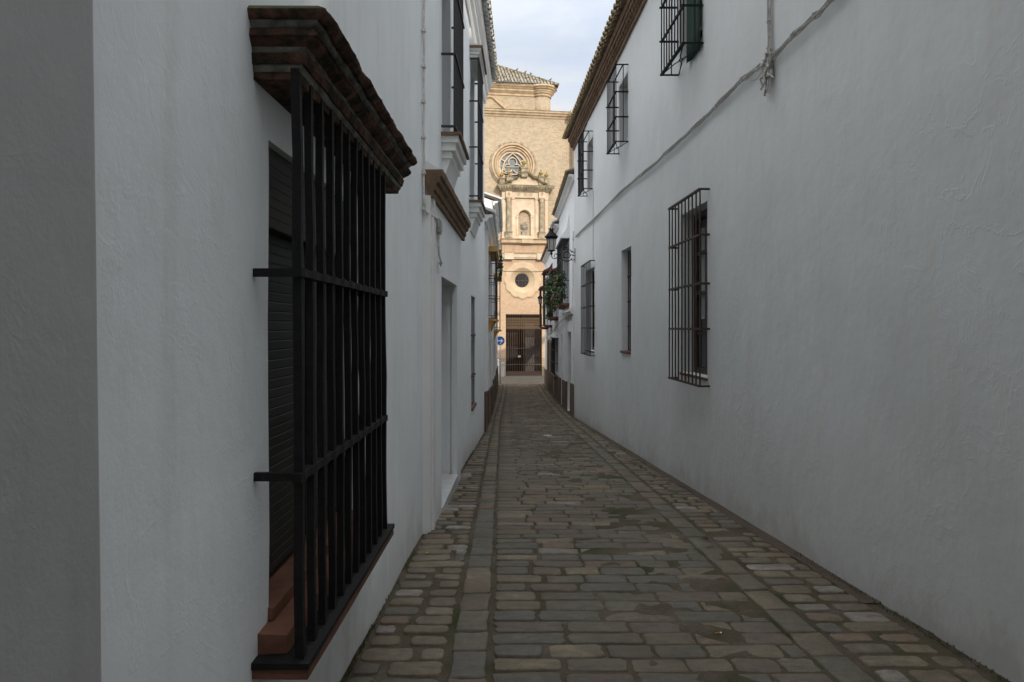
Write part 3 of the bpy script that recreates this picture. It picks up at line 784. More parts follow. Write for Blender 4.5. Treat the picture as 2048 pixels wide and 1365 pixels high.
# ------------------------------------------------------------------ LEFT: grey house and the near house
pt = thing('grey_house', (-1.5, -2, 0), 'house with a smooth dark grey rendered wall at the left edge', 'house')
mb = MB()
zs = [-.3+.06*k for k in range(206)]; pv = None  # upper height is out of view, added to darken the near right wall
for z in zs:
    chip = .016*max(0, nse(z*2.2, 3, 7)-.25)+(.010 if z < .35 and nse(z*9, 1, 1) > 0 else 0)
    yc = 1.607-.0235*z+.0022*nse(z*3, 0, 9)-chip
    row = [mb.bm.verts.new((x, y, z)) for x, y in ((-.862, -6), (-.862, .2), (-.862, yc-.02), (-.864, yc-.008), (-.869, yc-.001), (-.885, yc), (-8, yc))]
    if pv:
        for k in range(6): f = mb.bm.faces.new((pv[k], pv[k+1], row[k+1], row[k])); f.smooth = True
    pv = row
mb.face([(-8, -6, 12.0), (-.87, -6, 12.0), (-.87, 1.3, 12.0), (-8, 1.3, 12.0)])
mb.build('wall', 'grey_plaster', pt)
mb = MB(); mb.box(-8, 2.8, -.5, 11, -9.5, -7.5); tag(mb.build('town_house', 'far_white_plaster'), 'plain white block added unseen behind the viewer to cut sky light', 'house')  # added out of view, sized to darken the near end of the lane
bpy.context.view_layer.update()

lt = thing('town_house', (-.9, 6, ground_z(6)), 'white house on the left with a huge black window grille and moulded doorway', 'house', 'white houses along the lane')
TOPL = 7.45
DO = (8.08, 9.91, ground_z(8)-.1, 2.15, .10)
LO = [(2.68, 4.10, .60, 2.27, .14), (8.80, 9.80, 3.90, 6.30, .25), (13.25, 14.3, 3.85, 6.30, .25), (13.5, 14.57, .13, 2.18, .3), (8.08, 9.91, ground_z(8)-.1, 2.15, .30)]
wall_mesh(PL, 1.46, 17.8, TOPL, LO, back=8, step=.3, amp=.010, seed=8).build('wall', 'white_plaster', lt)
at_ = MB(PL); at_.box(1.46, 7.5, TOPL-.1, 13.5, -7, -1.5); at_.build('unseen_light_blocker', 'far_white_plaster', lt)  # unseen block added to cut sky light on the near right wall
# big grille window -------------------------------------------------
o = LO[0]
b = MB(PL); b.box(o[0]+.03, o[1]-.03, o[2]+.03, o[3]-.10, -.11, -.085)
b.box(o[0]+.002, o[1]-.002, o[3]-.30, o[3]-.003, -.12, -.03)
fr = MB(PL); fr.box(o[0]+.001, o[0]+.05, o[2]+.001, o[3]-.303, -.135, -.07); fr.box(o[1]-.05, o[1]-.001, o[2]+.001, o[3]-.303, -.135, -.07); fr.box(o[0]+.01, o[1]-.01, o[2]+.01, o[3]-.01, -.145, -.125)
wn = fr.build('window', 'dark_wood', lt); wn['label'] = 'tall near window with a dark green roller blind and massive bars'
b.build('roller_blind', 'blind_green', wn)
cd = MB(PL)
for u in (o[0]+.16, o[0]+.75): cd.bar([(u, o[3]-.3, -.078), (u+.004, 1.4, -.078), (u, o[2]+.05, -.078)], .004, 5)
cd.build('cord', 'black_iron', wn)
random.seed(2)
g = MB(PL); W = .155; nb = 12; gu0, gu1 = 2.535, 4.17; gz0, gz1 = .475, 2.47
for i in range(nb):
    u = gu0+(gu1-gu0)*i/(nb-1); seg = 14; r = .0155 if i else .0175
    pts = [(u+.007*nse(i*7.3, k*.32, 2)+random.uniform(-.0012, .0012), gz0+(gz1-gz0)*k/seg, W-.012*(k/seg)+.004*nse(i*3.3, k*.4, 8)) for k in range(seg+1)]
    g.bar(pts, r, 4, .0012)
for v in (1.785, 1.095):
    # flat bar pierced by the uprights: swells round each bar
    n = (nb-1)*4; prev = None; rings = []
    for k in range(n+1):
        u = gu0-.03+(gu1+.06-gu0)*k/n; ph = (u-gu0)/((gu1-gu0)/(nb-1)); d_ = abs(ph-round(ph)); sw = .0075*max(0, 1-d_*3.2)
        ww = W-.006; rings.append([g.bm.verts.new(PL(u, v+a, ww+c)) for a, c in ((-.013-sw*.6, -.014), (-.013-sw*.6, .016+sw), (.013+sw*.6, .016+sw), (.013+sw*.6, -.014))])
    for a, c in zip(rings, rings[1:]):
        for k in range(4): g.bm.faces.new((a[k], a[(k+1) % 4], c[(k+1) % 4], c[k]))
    g.bm.faces.new(rings[0]); g.bm.faces.new(rings[-1][::-1])
    for u in (gu0, gu1): g.box(u-.012, u+.012, v-.014, v+.014, -.03, W-.015, jit=.0015)
# base plate with upturned edge
g.box(2.49, 4.27, .462, .482, -.0, .195, nu=8, jit=.0015)
g.build('grille', 'black_iron', wn)
s = MB(PL); s.box(2.50, 4.26, .425, .460, -.01, .190, nu=8, jit=.002); s.box(2.56, 4.2, .484, .553, -.005, .105, nu=6, jit=.003); s.box(2.69, 4.09, .50, .554, -.125, -.006, nu=3); s.box(2.67, 4.11, .556, .602, -.13, .02, nu=5, jit=.002)
s.build('sill', 'terracotta', wn)
# the brick hood over it, ends mitred
def hood(layers, ua, ub, mb, nu=70, dz=-.032):
    """mitred course: (z0, z1, projection below, projection above, roughness); worn by smooth noise"""
    for (z0, z1, pr0, pr1, jt) in layers:
        z0 += dz; z1 += dz; rings = []; zs = [z0, (z0+z1)/2, z1]; ps = [pr0, max(pr0, pr1)*.5+(pr0+pr1)*.25, pr1]
        sd_ = z0*31
        for k in range(nu+1):
            t = k/nu; row = []
            for a, (z, pr) in enumerate(zip(zs, ps)):
                u = (ua-pr*.55)+((ub-ua)+pr*1.1)*t
                nn = jt*1.3*nse(u*7, a*.6+sd_, 1)+jt*.6*nse(u*31, a*5+sd_, 2)
                row.append(mb.bm.verts.new(PL(u, z+jt*.8*nse(u*10, a*.5+sd_, 5), pr+nn)))
            row.append(mb.bm.verts.new(PL((ua-ps[2]*.55)+((ub-ua)+ps[2]*1.1)*t, z1, -.02))); row.append(mb.bm.verts.new(PL((ua-ps[0]*.55)+((ub-ua)+ps[0]*1.1)*t, z0, -.02)))
            rings.append(row)
        for a, c in zip(rings, rings[1:]):
            for k in range(5): mb.bm.faces.new((a[k], a[(k+1) % 5], c[(k+1) % 5], c[k]))
        mb.bm.faces.new(rings[0]); mb.bm.faces.new(rings[-1][::-1])
random.seed(4)
ua, ub = 2.61, 4.62
hb = MB(PL); hood([(2.468, 2.493, .148, .150, .004), (2.515, 2.552, .172, .182, .004), (2.572, 2.602, .182, .222, .005), (2.600, 2.628, .226, .210, .006)], ua, ub, hb); hdo = hb.build('hood', 'hood_brick', wn)
hb = MB(PL); hood([(2.492, 2.517, .155, .165, .003), (2.551, 2.573, .166, .180, .004), (2.627, 2.655, .192, .225, .006)], ua, ub, hb); hb.build('mortar_course', 'mossy_mortar', wn)
hb = MB(PL); hood([(2.653, 2.682, .236, .262, .007)], ua, ub, hb, 90); hb.build('cap_tiles', 'hood_brick', wn)
hb = MB(PL); hood([(2.681, 2.697, .262, .235, .009)], ua, ub, hb, 110); hb.build('moss_crust', 'moss', wn)
M['dark_brick'].node_tree  # (kept for reuse)

# moulded doorway standing proud of the wall ------------------------
pd = .075
mbw = MB(PL)
def slab(u0, u1, v0, v1): mbw.box(u0, u1, v0, v1, -.01, pd, nu=max(1, int((u1-u0)/.6)))
slab(7.2, 8.08, ground_z(8)-.5, 2.15); slab(9.91, 10.5, ground_z(11)-.5, 2.15); slab(7.2, 10.5, 2.15, 3.10)
pw = mbw.build('door_surround', 'white_plaster', lt)
pl = MB(PL); pl.box(7.10, 7.2-.001, ground_z(7.2)-.3, 2.85, -.01, pd+.004); pl.box(7.2, 7.36, ground_z(7.2)-.3, 2.84, pd+.001, pd+.022); pl.build('pilaster', 'white_moulding', pw)
dr = MB(PL); dr.box(8.08, 9.91, ground_z(8)-.1, 2.15, -.34, -.295)
for i in range(2): dr.box(8.2+i*.86, 8.98+i*.86, -.1, 1.0, -.295, -.27); dr.box(8.2+i*.86, 8.98+i*.86, 1.1, 2.0, -.295, -.27)
do = dr.build('door', 'dark_wood', lt)
hn = MB(PL); hn.box(8.9, 8.95, .7, .8, -.295, -.24); hn.build('handle', 'ochre_paint', do)
st = MB(PL); st.box(8.05, 9.93, ground_z(9)-.15, ground_z(8)+.06, -.30, pd+.015); sto = st.build('doorstep', 'marble', lt)
cn_ = MB(PL)
cn_.profile([(pd-.01, 2.84), (pd+.03, 2.84), (pd+.03, 2.90), (pd+.05, 2.905), (pd+.055, 2.97), (pd+.08, 2.98), (pd+.09, 3.03), (pd+.115, 3.035), (pd+.12, 3.10), (pd-.08, 3.10)], 7.12, 10.8, nu=30, jit=.002)
cn_.build('cornice', 'brown_brick', pw)
ct = MB(PL); ct.profile([(-.01, 3.102), (pd+.10, 3.102), (.01, 3.20), (-.01, 3.20)], 7.14, 10.77, nu=8, jit=.004); ct.build('mortar_fillet', 'white_moulding', pw)
# upper windows with consoles and hoods
def upper_win(o, u0, u1, zb, zt, lab):
    f = window(PL, lt, o, 'dark_wood', (2, 4), lab, 'window_glass')
    g = MB(PL); W = .15; nb = 13
    for i in range(nb):
        u = u0+.07+(u1-u0-.14)*i/(nb-1); g.bar([(u, zb+.02, W), (u, (zb+zt)/2, W), (u, zt, W)], .011, 4)
    for q in (.03, .37, .69, .985):
        v = zb+(zt-zb)*q
        g.box(u0+.04, u1-.04, v-.012, v+.012, W+.0, W+.024)
        for u in (u0+.05, u1-.05): g.box(u-.014, u+.014, v-.0115, v+.0115, -.03, W+.0)
    g.build('grille', 'far_iron', f)
    s = MB(PL); s.box(u0, u1, zb-.035, zb, -.02, .235); s.build('sill', 'brown_brick', f)
    c = MB(PL)
    for (z0, z1, pr) in ((zb-.11, zb-.036, .20), (zb-.20, zb-.111, .165), (zb-.28, zb-.201, .12)):
        c.box(u0+.24-pr, u1-.24+pr, z0, z1, -.02, pr)
    c.profile([(-.02, zb-.52), (.02, zb-.52), (.10, zb-.281), (-.02, zb-.281)], u0+.15, u1-.15)
    c.build('console', 'white_moulding', f)
    h = MB(PL)
    for (z0, z1, pr) in ((zt, zt+.05, .15), (zt+.051, zt+.10, .175), (zt+.101, zt+.15, .20)):
        h.box(u0+.24-pr, u1-.24+pr, z0, z1, -.02, pr)
    h.profile([(-.02, zt+.185), (.22, zt+.185), (.08, zt+.24), (.02, zt+.5), (-.02, zt+.5)], u0+.05, u1-.05)
    h.build('hood', 'white_moulding', f)
    t = MB(PL); t.box(u0, u1, zt+.151, zt+.184, -.02, .235); t.build('hood_tile', 'brown_brick', f)
upper_win(LO[1], 8.66, 9.98, 3.86, 6.33, 'nearer upper window with dense grey grille on a stepped console')
upper_win(LO[2], 13.05, 14.5, 3.82, 6.33, 'farther upper window with grille under a brown tiled hood')
o = LO[3]; f = window(PL, lt, o, 'dark_wood', (2, 1), 'narrow ground floor window slot')
g = MB(PL)
for i in range(3):
    u = o[0]+.05+i*(o[1]-o[0]-.1)/2; g.bar([(u, o[2], -.02), (u, o[3], -.02)], .008, 4)
for v in (.7, 1.45): g.box(o[0]-.0, o[1], v-.015, v+.015, -.035, .012)
g.build('grille', 'rusty_iron', f)
s = MB(PL); s.box(o[0]-.01, o[1]+.01, o[2]-.04, o[2]+.01, -.28, .03); s.build('sill', 'terracotta', f)
# eaves of the left house
c = MB(PL)
c.profile([(-.02, TOPL-.55), (.03, TOPL-.55), (.05, TOPL-.48), (.05, TOPL-.40), (.10, TOPL-.33), (.10, TOPL-.26), (.17, TOPL-.16), (.19, TOPL-.08), (.19, TOPL), (-.02, TOPL)], 5, 17.8, nu=12)
c.build('cornice', 'white_moulding', lt)
rf = roof_slab(PL, 1.5, 17.85, TOPL+.015, .17, 8, .42).build('roof', 'tile_under', lt)
eave_tiles(PL, 5, 17.85, TOPL, .33, .215, .42, 2, 51, .02, True).build('eave_tiles', ['tile_white', 'lichen'], rf)
# far left houses
PB = PL2
LBO = [(19.0, 20.2, ground_z(19)-.05, 1.35, .25), (21.5, 24.5, 1.95, 3.7, .25), (23.0, 24.2, ground_z(23)-.02, 1.2, .25)]
LB = far_house(PB, 17.805, 27, 4.28, LBO, 'low white house on the left with ochre trimmed balcony, past the near house', seed=61, eave=.26)
for o in (LBO[0], LBO[2]):
    d = MB(PB); d.box(o[0], o[1], o[2], o[3], -.26, -.2); d.build('door', 'dark_wood', LB)
dado(PB, LB, 17.81, 18.95, .95, 'dado_brown', .05); dado(PB, LB, 20.25, 22.95, .9, 'dado_brown', .05); dado(PB, LB, 24.25, 26.95, .9, 'dado_brown', .05)
p = MB(PB); p.box(18.55, 18.95, ground_z(18.5)+.95, 4.0, -.01, .07); p.build('pilaster', 'white_moulding', LB)
def ochre_balcony(parent, op, u0, u1, v0, v1, wd):
    f = window(PB, parent, op, 'dark_wood', (2, 3), 'window behind an ochre trimmed balcony')
    g = MB(PB)
    for i in range(9):
        u = u0+(u1-u0)*i/8; g.bar([(u, v0, wd), (u, v1, wd)], .010, 4)
    for u in (u0, u1): g.bar([(u, v0, wd*.5), (u, v1, wd*.5)], .010, 4)
    for q in (.0, .04, .3, .34, .60, .64, .97):
        v = v0+(v1-v0)*q; g.box(u0-.01, u1+.01, v-.01, v+.01, wd-.012, wd+.012)
        for u in (u0, u1): g.box(u-.01, u+.01, v-.0095, v+.0095, -.02, wd-.012)
    g.build('grille', 'far_iron', f)
    s = MB(PB); s.box(u0-.08, u1+.08, v0-.07, v0-.011, -.02, wd+.06); s.profile([(-.02, v0-.4), (.02, v0-.4), (.08, v0-.22), (wd, v0-.05), (-.02, v0-.05)], u0, u0+.16); s.profile([(-.02, v0-.4), (.02, v0-.4), (.08, v0-.22), (wd, v0-.05), (-.02, v0-.05)], u1-.16, u1)
    s.build('balcony_slab', 'ochre_paint', f)
    s = MB(PB); s.box(u0-.08, u1+.08, v1+.011, v1+.16, -.02, wd+.07); s.build('canopy_slab', 'ochre_paint', f)
    return f
ochre_balcony(LB, LBO[1], 21.4, 24.6, 1.85, 3.75, .20)
LCO = [(29.5, 32.2, 1.55, 3.9, .25), (30.0, 31.2, ground_z(30)-.1, .95, .25), (33.5, 34.8, ground_z(33)-.1, .8, .25)]
LC = far_house(PB, 27.005, 36, 6.15, LCO, 'tall white house on the left whose gable catches the sun, before the church', seed=63, eave=.34)
ochre_balcony(LC, LCO[0], 29.4, 32.3, 1.5, 3.55, .24)
for o in LCO[1:]: d = MB(PB); d.box(o[0], o[1], o[2], o[3], -.26, -.2); d.build('door', 'dark_wood', LC)
dado(PB, LC, 27.01, 29.9, 1.05); dado(PB, LC, 31.3, 33.4, 1.05); dado(PB, LC, 34.9, 35.95, 1.05)
gb = MB(PB); gb.prism([(27.0, 6.1), (27.22, 6.1), (27.22, 6.2), (27.0, 6.2)], -8, .1); 
a = [PB(27.0, 6.14, .05), PB(27.0, 6.14, -7), PB(27.0, 8.7, -7)]; c = [PB(27.25, 6.14, .05), PB(27.25, 6.14, -7), PB(27.25, 8.7, -7)]
gb2 = MB(); 
va = [gb2.bm.verts.new(q) for q in a]; vc = [gb2.bm.verts.new(q) for q in c]
gb2.bm.faces.new(va); gb2.bm.faces.new(vc[::-1])
for k in range(3): gb2.bm.faces.new((va[k], va[(k+1) % 3], vc[(k+1) % 3], vc[k]))
gb.bm.free(); gb2.build('gable', 'far_white_plaster', LC)
LDO = [(38, 40, 1.1, 3.0, .25), (41, 42.2, ground_z(41)-.1, .6, .25)]
LD = far_house(PB, 36.005, 45.2, 4.95, LDO, 'last white house on the left, ending at the round blue sign', seed=65, eave=.32)
for o in LDO: d = MB(PB); d.box(o[0], o[1], o[2], o[3], -.26, -.2); d.build('door' if o[2] < 0 else 'window', 'dark_wood', LD)
dado(PB, LD, 36.01, 40.9, 1.2); dado(PB, LD, 42.3, 45.18, 1.2)

# ------------------------------------------------------------------ cables on the walls
def rwp(px, py, w=.03):
    d = 2.63/((px-1024)/1500+.032); return (d, (655-py)/1500*d+EYE, w)
random.seed(6)
pts = [(1705, -30), (1672, 0), (1650, 24), (1636, 35), (1600, 66), (1590, 78), (1555, 112), (1540, 128), (1528, 134), (1512, 144), (1490, 162), (1462, 188), (1430, 222), (1402, 248), (1376, 272), (1340, 304), (1312, 330), (1280, 356), (1250, 380), (1218, 412), (1190, 440), (1165, 462), (1150, 478)]
cb = MB(PR); base = [rwp(*p) for p in pts]; fine = []
for a, b_ in zip(base, base[1:]):
    for k in range(4):
        t = k/4; fine.append(tuple(a[i]+(b_[i]-a[i])*t+(random.uniform(-.006, .006) if i < 2 else 0) for i in range(3)))
for off, rr in ((0, .013), (.022, .009), (-.018, .008)):
    cb.bar([(u+.004*math.sin(i*.7+off*90), v+off+.006*math.sin(i*.9+off*200), w+.004) for i, (u, v, w) in enumerate(fine)], rr, 6)
for i in range(5, len(fine)-3, 7):
    u, v, w = fine[i]; cb.bar([(u-.01, v-.035, w+.012), (u, v, w+.022), (u+.01, v+.035, w+.012)], .006, 5)
cbo = cb.build('wall_cable', 'cable_grey'); tag(cbo, 'bundle of painted cables sagging diagonally across the right hand wall', 'cable')
kb = MB(PR); a = rwp(1545, 134)
tw = []
for k, dx in enumerate((-.03, 0, .025)):
    tw.append([(a[0]+dx+.012*math.sin(z*5+k), a[1]+z*.12, .03+.01*(k == 1)) for z in range(0, 16)])
for t in tw: kb.bar(t, .010, 6)
for k in range(6): kb.bar([(a[0]-.05, a[1]+.12+k*.3, .035), (a[0], a[1]+.125+k*.3, .048), (a[0]+.045, a[1]+.12+k*.3, .035)], .006, 5)
tag(kb.build('wall_cable', 'cable_grey'), 'upright painted cable pair coming down to the tangle', 'cable')
kb = MB(PR); random.seed(14)
for k in range(9):
    p0 = (a[0]+random.uniform(-.08, .08), a[1]+random.uniform(-.05, .22), .03); pp = [p0]
    for q in range(5): pp.append((p0[0]+random.uniform(-.07, .07), p0[1]-.06*q+random.uniform(-.02, .02), .035+random.uniform(0, .04)))
    kb.bar(pp, .010, 6)
kb.box(a[0]-.05, a[0]+.06, a[1]-.10, a[1]+.05, 0, .06, jit=.01)
kb.bar([(a[0]+.15, a[1]+.02, .03), (a[0]+.30, a[1]-.02, .04), (a[0]+.42, a[1]+.01, .05)], .004, 5)
kb.bar([(a[0]-.02, a[1]-.05, .03), (a[0]+.0, a[1]-.24, .05), (a[0]-.05, a[1]-.26, .05), (a[0]-.08, a[1]-.05, .04)], .010, 6)
tag(kb.build('cable_knot', 'cable_grey'), 'tangled knot of painted cables and clips high on the right wall', 'cable')
# thin conduit down beside the far grille, and at the corner
kb = MB(PR); kb.bar([rwp(1187, 380, .012), rwp(1187, 520, .012)], .010, 6); tag(kb.build('wall_cable', 'cable_white'), 'thin white conduit running down above the farthest ground floor grille', 'cable')
kb = MB(PR2); kb.bar([(23.1, 4.35, .05), (23.1, 2.9, .05), (23.12, 1.95, .07)], .018, 6)
kb.bar([(23.1, 2.2, .1), (24.2, 2.02, .1), (25.5, 1.95, .08), (28, 1.88, .08), (31, 1.7, .08), (36, 1.35, .08), (40, 1.2, .08)], .022, 6)
kb.box(23.0, 23.25, 2.0, 2.25, 0, .1); kb.box(23.02, 23.2, 4.3, 4.55, 0, .06)
tag(kb.build('wall_cable', 'cable_white'), 'white cable with junction box running along the far houses below their balconies', 'cable')
# left conduit
kb = MB(PL)
def lwp(px, py, w=.02):
    t = (1024-px)/1500; d = .979/(t+.0179); return (d, (655-py)/1500*d+EYE, w)
up = [(7.06+.004*math.sin(k*1.1), 5.3-.18*k, .020+.003*math.sin(k*2.3)) for k in range(15)]
kb.bar(up+[(7.06, 2.72, .03)], .012, 8)
for k in range(8): kb.box(7.035, 7.085, 5.05-.335*k, 5.075-.335*k, 0, .038)
kb.bar([(7.06, 2.72, .03), (7.08, 2.68, .05), (7.3, 2.66, .11), (7.5, 2.62, .10), (7.62, 2.60, .09)], .011, 8)
kb.bar([(7.66, 2.60, .10), (7.66, 2.42, .095), (7.67, 2.34, .095), (7.80, 2.30, .095), (7.86, 2.27, .10), (7.80, 2.24, .10), (7.64, 2.27, .10)], .010, 8)
for v in (2.52, 2.42): kb.box(7.63, 7.69, v, v+.02, pd, pd+.03)
tag(kb.build('conduit', 'cable_white'), 'white painted conduit with clips running down and curling beside the left doorway', 'pipe')
kb = MB(PL); kb.box(7.58, 7.78, 2.56, 2.70, pd, pd+.035); kb.box(7.61, 7.75, 2.58, 2.68, pd+.036, pd+.045)
tag(kb.build('junction_box', 'box_grey'), 'small cream junction box beside the conduit above the left doorway', 'box')
# wire across the street
kb = MB(); n = 16
kb.bar([(-.72+2.75*k/n, 1.6+(655-542)/1500*34-.05*math.sin(math.pi*k/n), 34) for k in range(n+1)], .014, 5)
tag(kb.build('overhead_wire', 'black_cable'), 'black wire spanning the lane in front of the round church window', 'wire')

# ------------------------------------------------------------------ lanterns
def lantern(root_at, reach, scale, label, side=-1, drop=.0):
    """wall lantern; root at the wall plate, arm reaching side*reach in x"""
    t = thing('street_lamp', root_at, label, 'street lamp', 'wall lanterns')
    k = scale; X0, Y0, Z0 = root_at
    P = lambda u, v, w: Vector((X0+side*u, Y0+w, Z0+v))
    m = MB(P); m.box(0, .02*k, -.22*k, .24*k, -.03*k, .03*k); m.build('wall_plate', 'black_iron', t)
    m = MB(P)
    c = (.30*k, 0)
    for rr, a0, a1 in ((.20*k, -150, 170), (.115*k, -60, 230)):
        m.bar([(c[0]-.02*k+rr*math.cos(R(a)), .02*k+rr*math.sin(R(a)), 0) for a in range(a0, a1, 16)], .015*k, 6)
    m.bar([(.02*k, .0, 0), (.12*k, .03*k, 0), (.19*k, 0, 0)], .013*k, 6); m.bar([(.02*k, .10*k, 0), (.08*k, .14*k, 0), (.14*k, .12*k, 0)], .012*k, 6)
    m.bar([(.02*k, -.12*k, 0), (.10*k, -.15*k, 0), (.15*k, -.10*k, 0)], .012*k, 6)
    m.bar([(.36*k, .215*k, 0), (.33*k, .26*k, 0), (.29*k, .25*k, 0)], .013*k, 6); m.lathe(.30*k, 0, [(0, .24*k), (.028*k, .26*k), (.028*k, .29*k), (0, .31*k)], 8)
    m.bar([(.46*k, .06*k, 0), (.54*k, .02*k, 0), (.60*k, -.07*k, 0), (.68*k, -.10*k, 0), (reach-.02*k, -.06*k, 0), (reach, .06*k, 0)], .015*k, 6)
    m.bar([(reach-.16*k+.065*k*math.cos(R(a)), .0*k+.065*k*math.sin(R(a)), 0) for a in range(-40, 290, 22)], .011*k, 6)
    m.bar([(.50*k, -.1*k, 0), (.56*k, .10*k, 0), (.63*k, .03*k, 0)], .011*k, 6)
    m.build('bracket', 'black_iron', t)
    zb = .16*k
    m = MB(P); m.lathe(reach, 0, [(.035*k, .04*k), (.05*k, .07*k), (.02*k, .10*k), (.035*k, .13*k), (.11*k, zb), (.115*k, zb+.02*k)], 6, False)
    for i in range(6):
        a = R(60*i)
        m.bar([(reach+.11*k*math.cos(a), zb+.01*k, .11*k*math.sin(a)), (reach+.155*k*math.cos(a), zb+.40*k, .155*k*math.sin(a))], .009*k, 4)
        m.lathe(reach+.125*k*math.cos(a), .125*k*math.sin(a), [(0, zb-.02*k), (.018*k, zb), (0, zb+.02*k)], 6)
    m.build('frame', 'black_iron', t)
    m = MB(P); m.lathe(reach, 0, [(.10*k, zb+.022*k), (.145*k, zb+.398*k)], 6, False); m.build('glass', 'lantern_glass', t)
    m = MB(P); zt = zb+.40*k
    m.lathe(reach, 0, [(.165*k, zt-.01*k), (.20*k, zt+.02*k), (.215*k, zt+.06*k), (.19*k, zt+.09*k), (.14*k, zt+.17*k), (.075*k, zt+.22*k), (.06*k, zt+.26*k), (.075*k, zt+.30*k), (.02*k, zt+.31*k)], 18)
    for i in range(12):
        a = R(30*i); m.lathe(reach+.205*k*math.cos(a), .205*k*math.sin(a), [(0, zt+.04*k), (.02*k, zt+.06*k), (0, zt+.10*k)], 5)
    for i in range(6):
        a = R(60*i); m.bar([(reach+.06*k*math.cos(a), zt+.29*k, .06*k*math.sin(a)), (reach+.095*k*math.cos(a), zt+.345*k, .095*k*math.sin(a))], .013*k, 5)
    m.build('cap', 'black_iron', t)
    return t
lantern((RX(22.6), 22.6, EYE+(655-512)/1500*22.6), .72, .92, 'black wrought iron lantern on a scrolled bracket at the long white house corner')
lantern((1.98, 36.2, EYE+(655-612)/1500*36.2), .62, .62, 'small distant black lantern in front of the brown balcony cages')

# ------------------------------------------------------------------ geraniums
def plant(at_, rx_, ry_, rz_, n, flowers, fm, label, seed, hang=.0):
    random.seed(seed)
    t = thing('potted_geranium', at_, label, 'plant', 'geraniums hanging from the balconies')
    P = lambda u, v, w: Vector((at_[0]+u, at_[1]+w, at_[2]+v))
    p = MB(P); p.lathe(0, 0, [(.06, .0), (.09, .15), (.10, .15), (.10, .18), (.07, .18)], 12); p.build('pot', 'pot_clay', t)
    m = MB(P)
    cl = [(random.gauss(0, .45)*rx_, random.uniform(-1, 1)*rz_, random.gauss(0, .45)*ry_) for _ in range(14)]
    for _ in range(n):
        c = random.choice(cl); u = c[0]+random.gauss(0, .28)*rx_; v = c[1]+random.gauss(0, .20)*rz_+.15; w_ = c[2]+random.gauss(0, .28)*ry_
        s = random.uniform(.022, .048); nrm = Vector((random.gauss(-.5, .8), random.gauss(-.6, .8), random.gauss(.5, .7))).normalized()
        a = nrm.orthogonal().normalized(); b_ = nrm.cross(a); th = random.random()*6
        pts = []
        for k in range(6):
            an = th+k*math.pi/3; rr = s*(1 if k % 2 else .78); pts.append(P(u, v, w_)+(a*math.cos(an)+b_*math.sin(an))*rr+nrm*(.006 if k % 2 else -.006))
        m.face(pts)
    m.build('foliage', 'leaf', t, normals=False)
    q = MB(P)
    for _ in range(flowers+2):
        c = random.choice(cl); u = c[0]*1.1-.04; v = c[1]+.15; w_ = c[2]*1.1-.06
        for _k in range(9):
            a = Vector([random.gauss(0, .02) for _ in range(3)]); q.bar([(u+a.x, v+a.y-.012, w_+a.z), (u+a.x, v+a.y+.012, w_+a.z)], .016, 5)
    q.build('flowers', fm, t)
    return t
xw = lambda y, w_: PR2(y, 0, w_).x
plant((xw(26.0, .30), 26.0, 2.55), .18, .40, .24, 420, 2, 'pink_flower', 'leafy geranium with magenta flowers on the lower front of the nearest balcony', 1)
plant((xw(26.6, .30), 26.6, 3.15), .18, .40, .26, 380, 2, 'pink_flower', 'geranium with a pink flower high in the nearest balcony', 2)
plant((xw(27.9, .34), 27.9, 2.75), .16, .35, .22, 260, 2, 'white_flower', 'trailing plant with white flowers at the far side of the nearest balcony', 3)
plant((xw(29.9, .30), 29.9, 2.35), .15, .3, .26, 240, 2, 'red_flower', 'geranium with red flowers low between the two flowered balconies', 4)
plant((xw(32.2, .36), 32.2, 3.3), .2, .45, .30, 450, 1, 'pink_flower', 'dense green geranium high on the second balcony', 5)
plant((xw(32.6, .36), 32.6, 2.6), .2, .5, .30, 450, 5, 'red_flower', 'geranium with bright red flowers on the middle of the second balcony', 6)
plant((xw(33.6, .30), 33.6, 2.1), .16, .45, .24, 300, 1, 'red_flower', 'dark geranium at the bottom of the second balcony', 7)
t = plant((PB(24.8, 0, .30).x, 24.8, 3.55), .07, .2, .40, 170, 0, 'white_flower', 'small trailing green plant above the ochre balcony on the left', 8)
t['group'] = 'trailing plant on the left'; del t['group']

# ------------------------------------------------------------------ church
GX, GY = .96, 60.0; GZ = ground_z(60)-.09; CA = R(9)
church = thing('church', (GX, GY, GZ), 'sunlit golden brick church with carved portal and rose window closing the lane', 'church', rotz=CA)
CP = lambda u, v, w: Vector((u, -w, v))
def C(px, py):
    tx = (px-1024)/1500; u = (60*tx-GX)/(math.cos(CA)-tx*math.sin(CA)); d = 60+u*math.sin(CA)
    return u, (655-py)/1500*d+EYE-GZ
def CU(px): return C(px, 655)[0]
def CV(py): return C(1048, py)[1]
def cbuild(mb, name, mat, parent=church): return mb.build(name, mat, parent, local=True)
g0, g1, gt = CU(1011.5), CU(1084), CV(629)
oc = C(1045, 561); orad = .95
# main wall with gate opening; the round window opening is cut as a square behind the stone frame
ov = (oc[0]-.97, oc[0]+.97, oc[1]-.97, oc[1]+.97, .5)
rc = C(1026, 331)
rv = (rc[0]-1.15, rc[0]+1.15, rc[1]-1.15, rc[1]+1.15, .4)
w_top = CV(228)
LOWV = CV(522)
def cwall(v0, v1, ops, mat, name):
    mb = wall_mesh(CP, -11, CU(1143), v1, [o for o in ops], back=14, step=1.5, amp=0, body=False, low=v0); return cbuild(mb, name, mat)
cwall(CV(716), LOWV, [(g0, g1, CV(716), gt, .35), ov], 'church_low_brick', 'lower_wall')
cwall(-.5, CV(716), [(g0, g1, -.5, CV(716)-.0, .35)], 'base_brick', 'plinth_wall')
cwall(LOWV, w_top, [rv], 'church_brick', 'upper_wall')
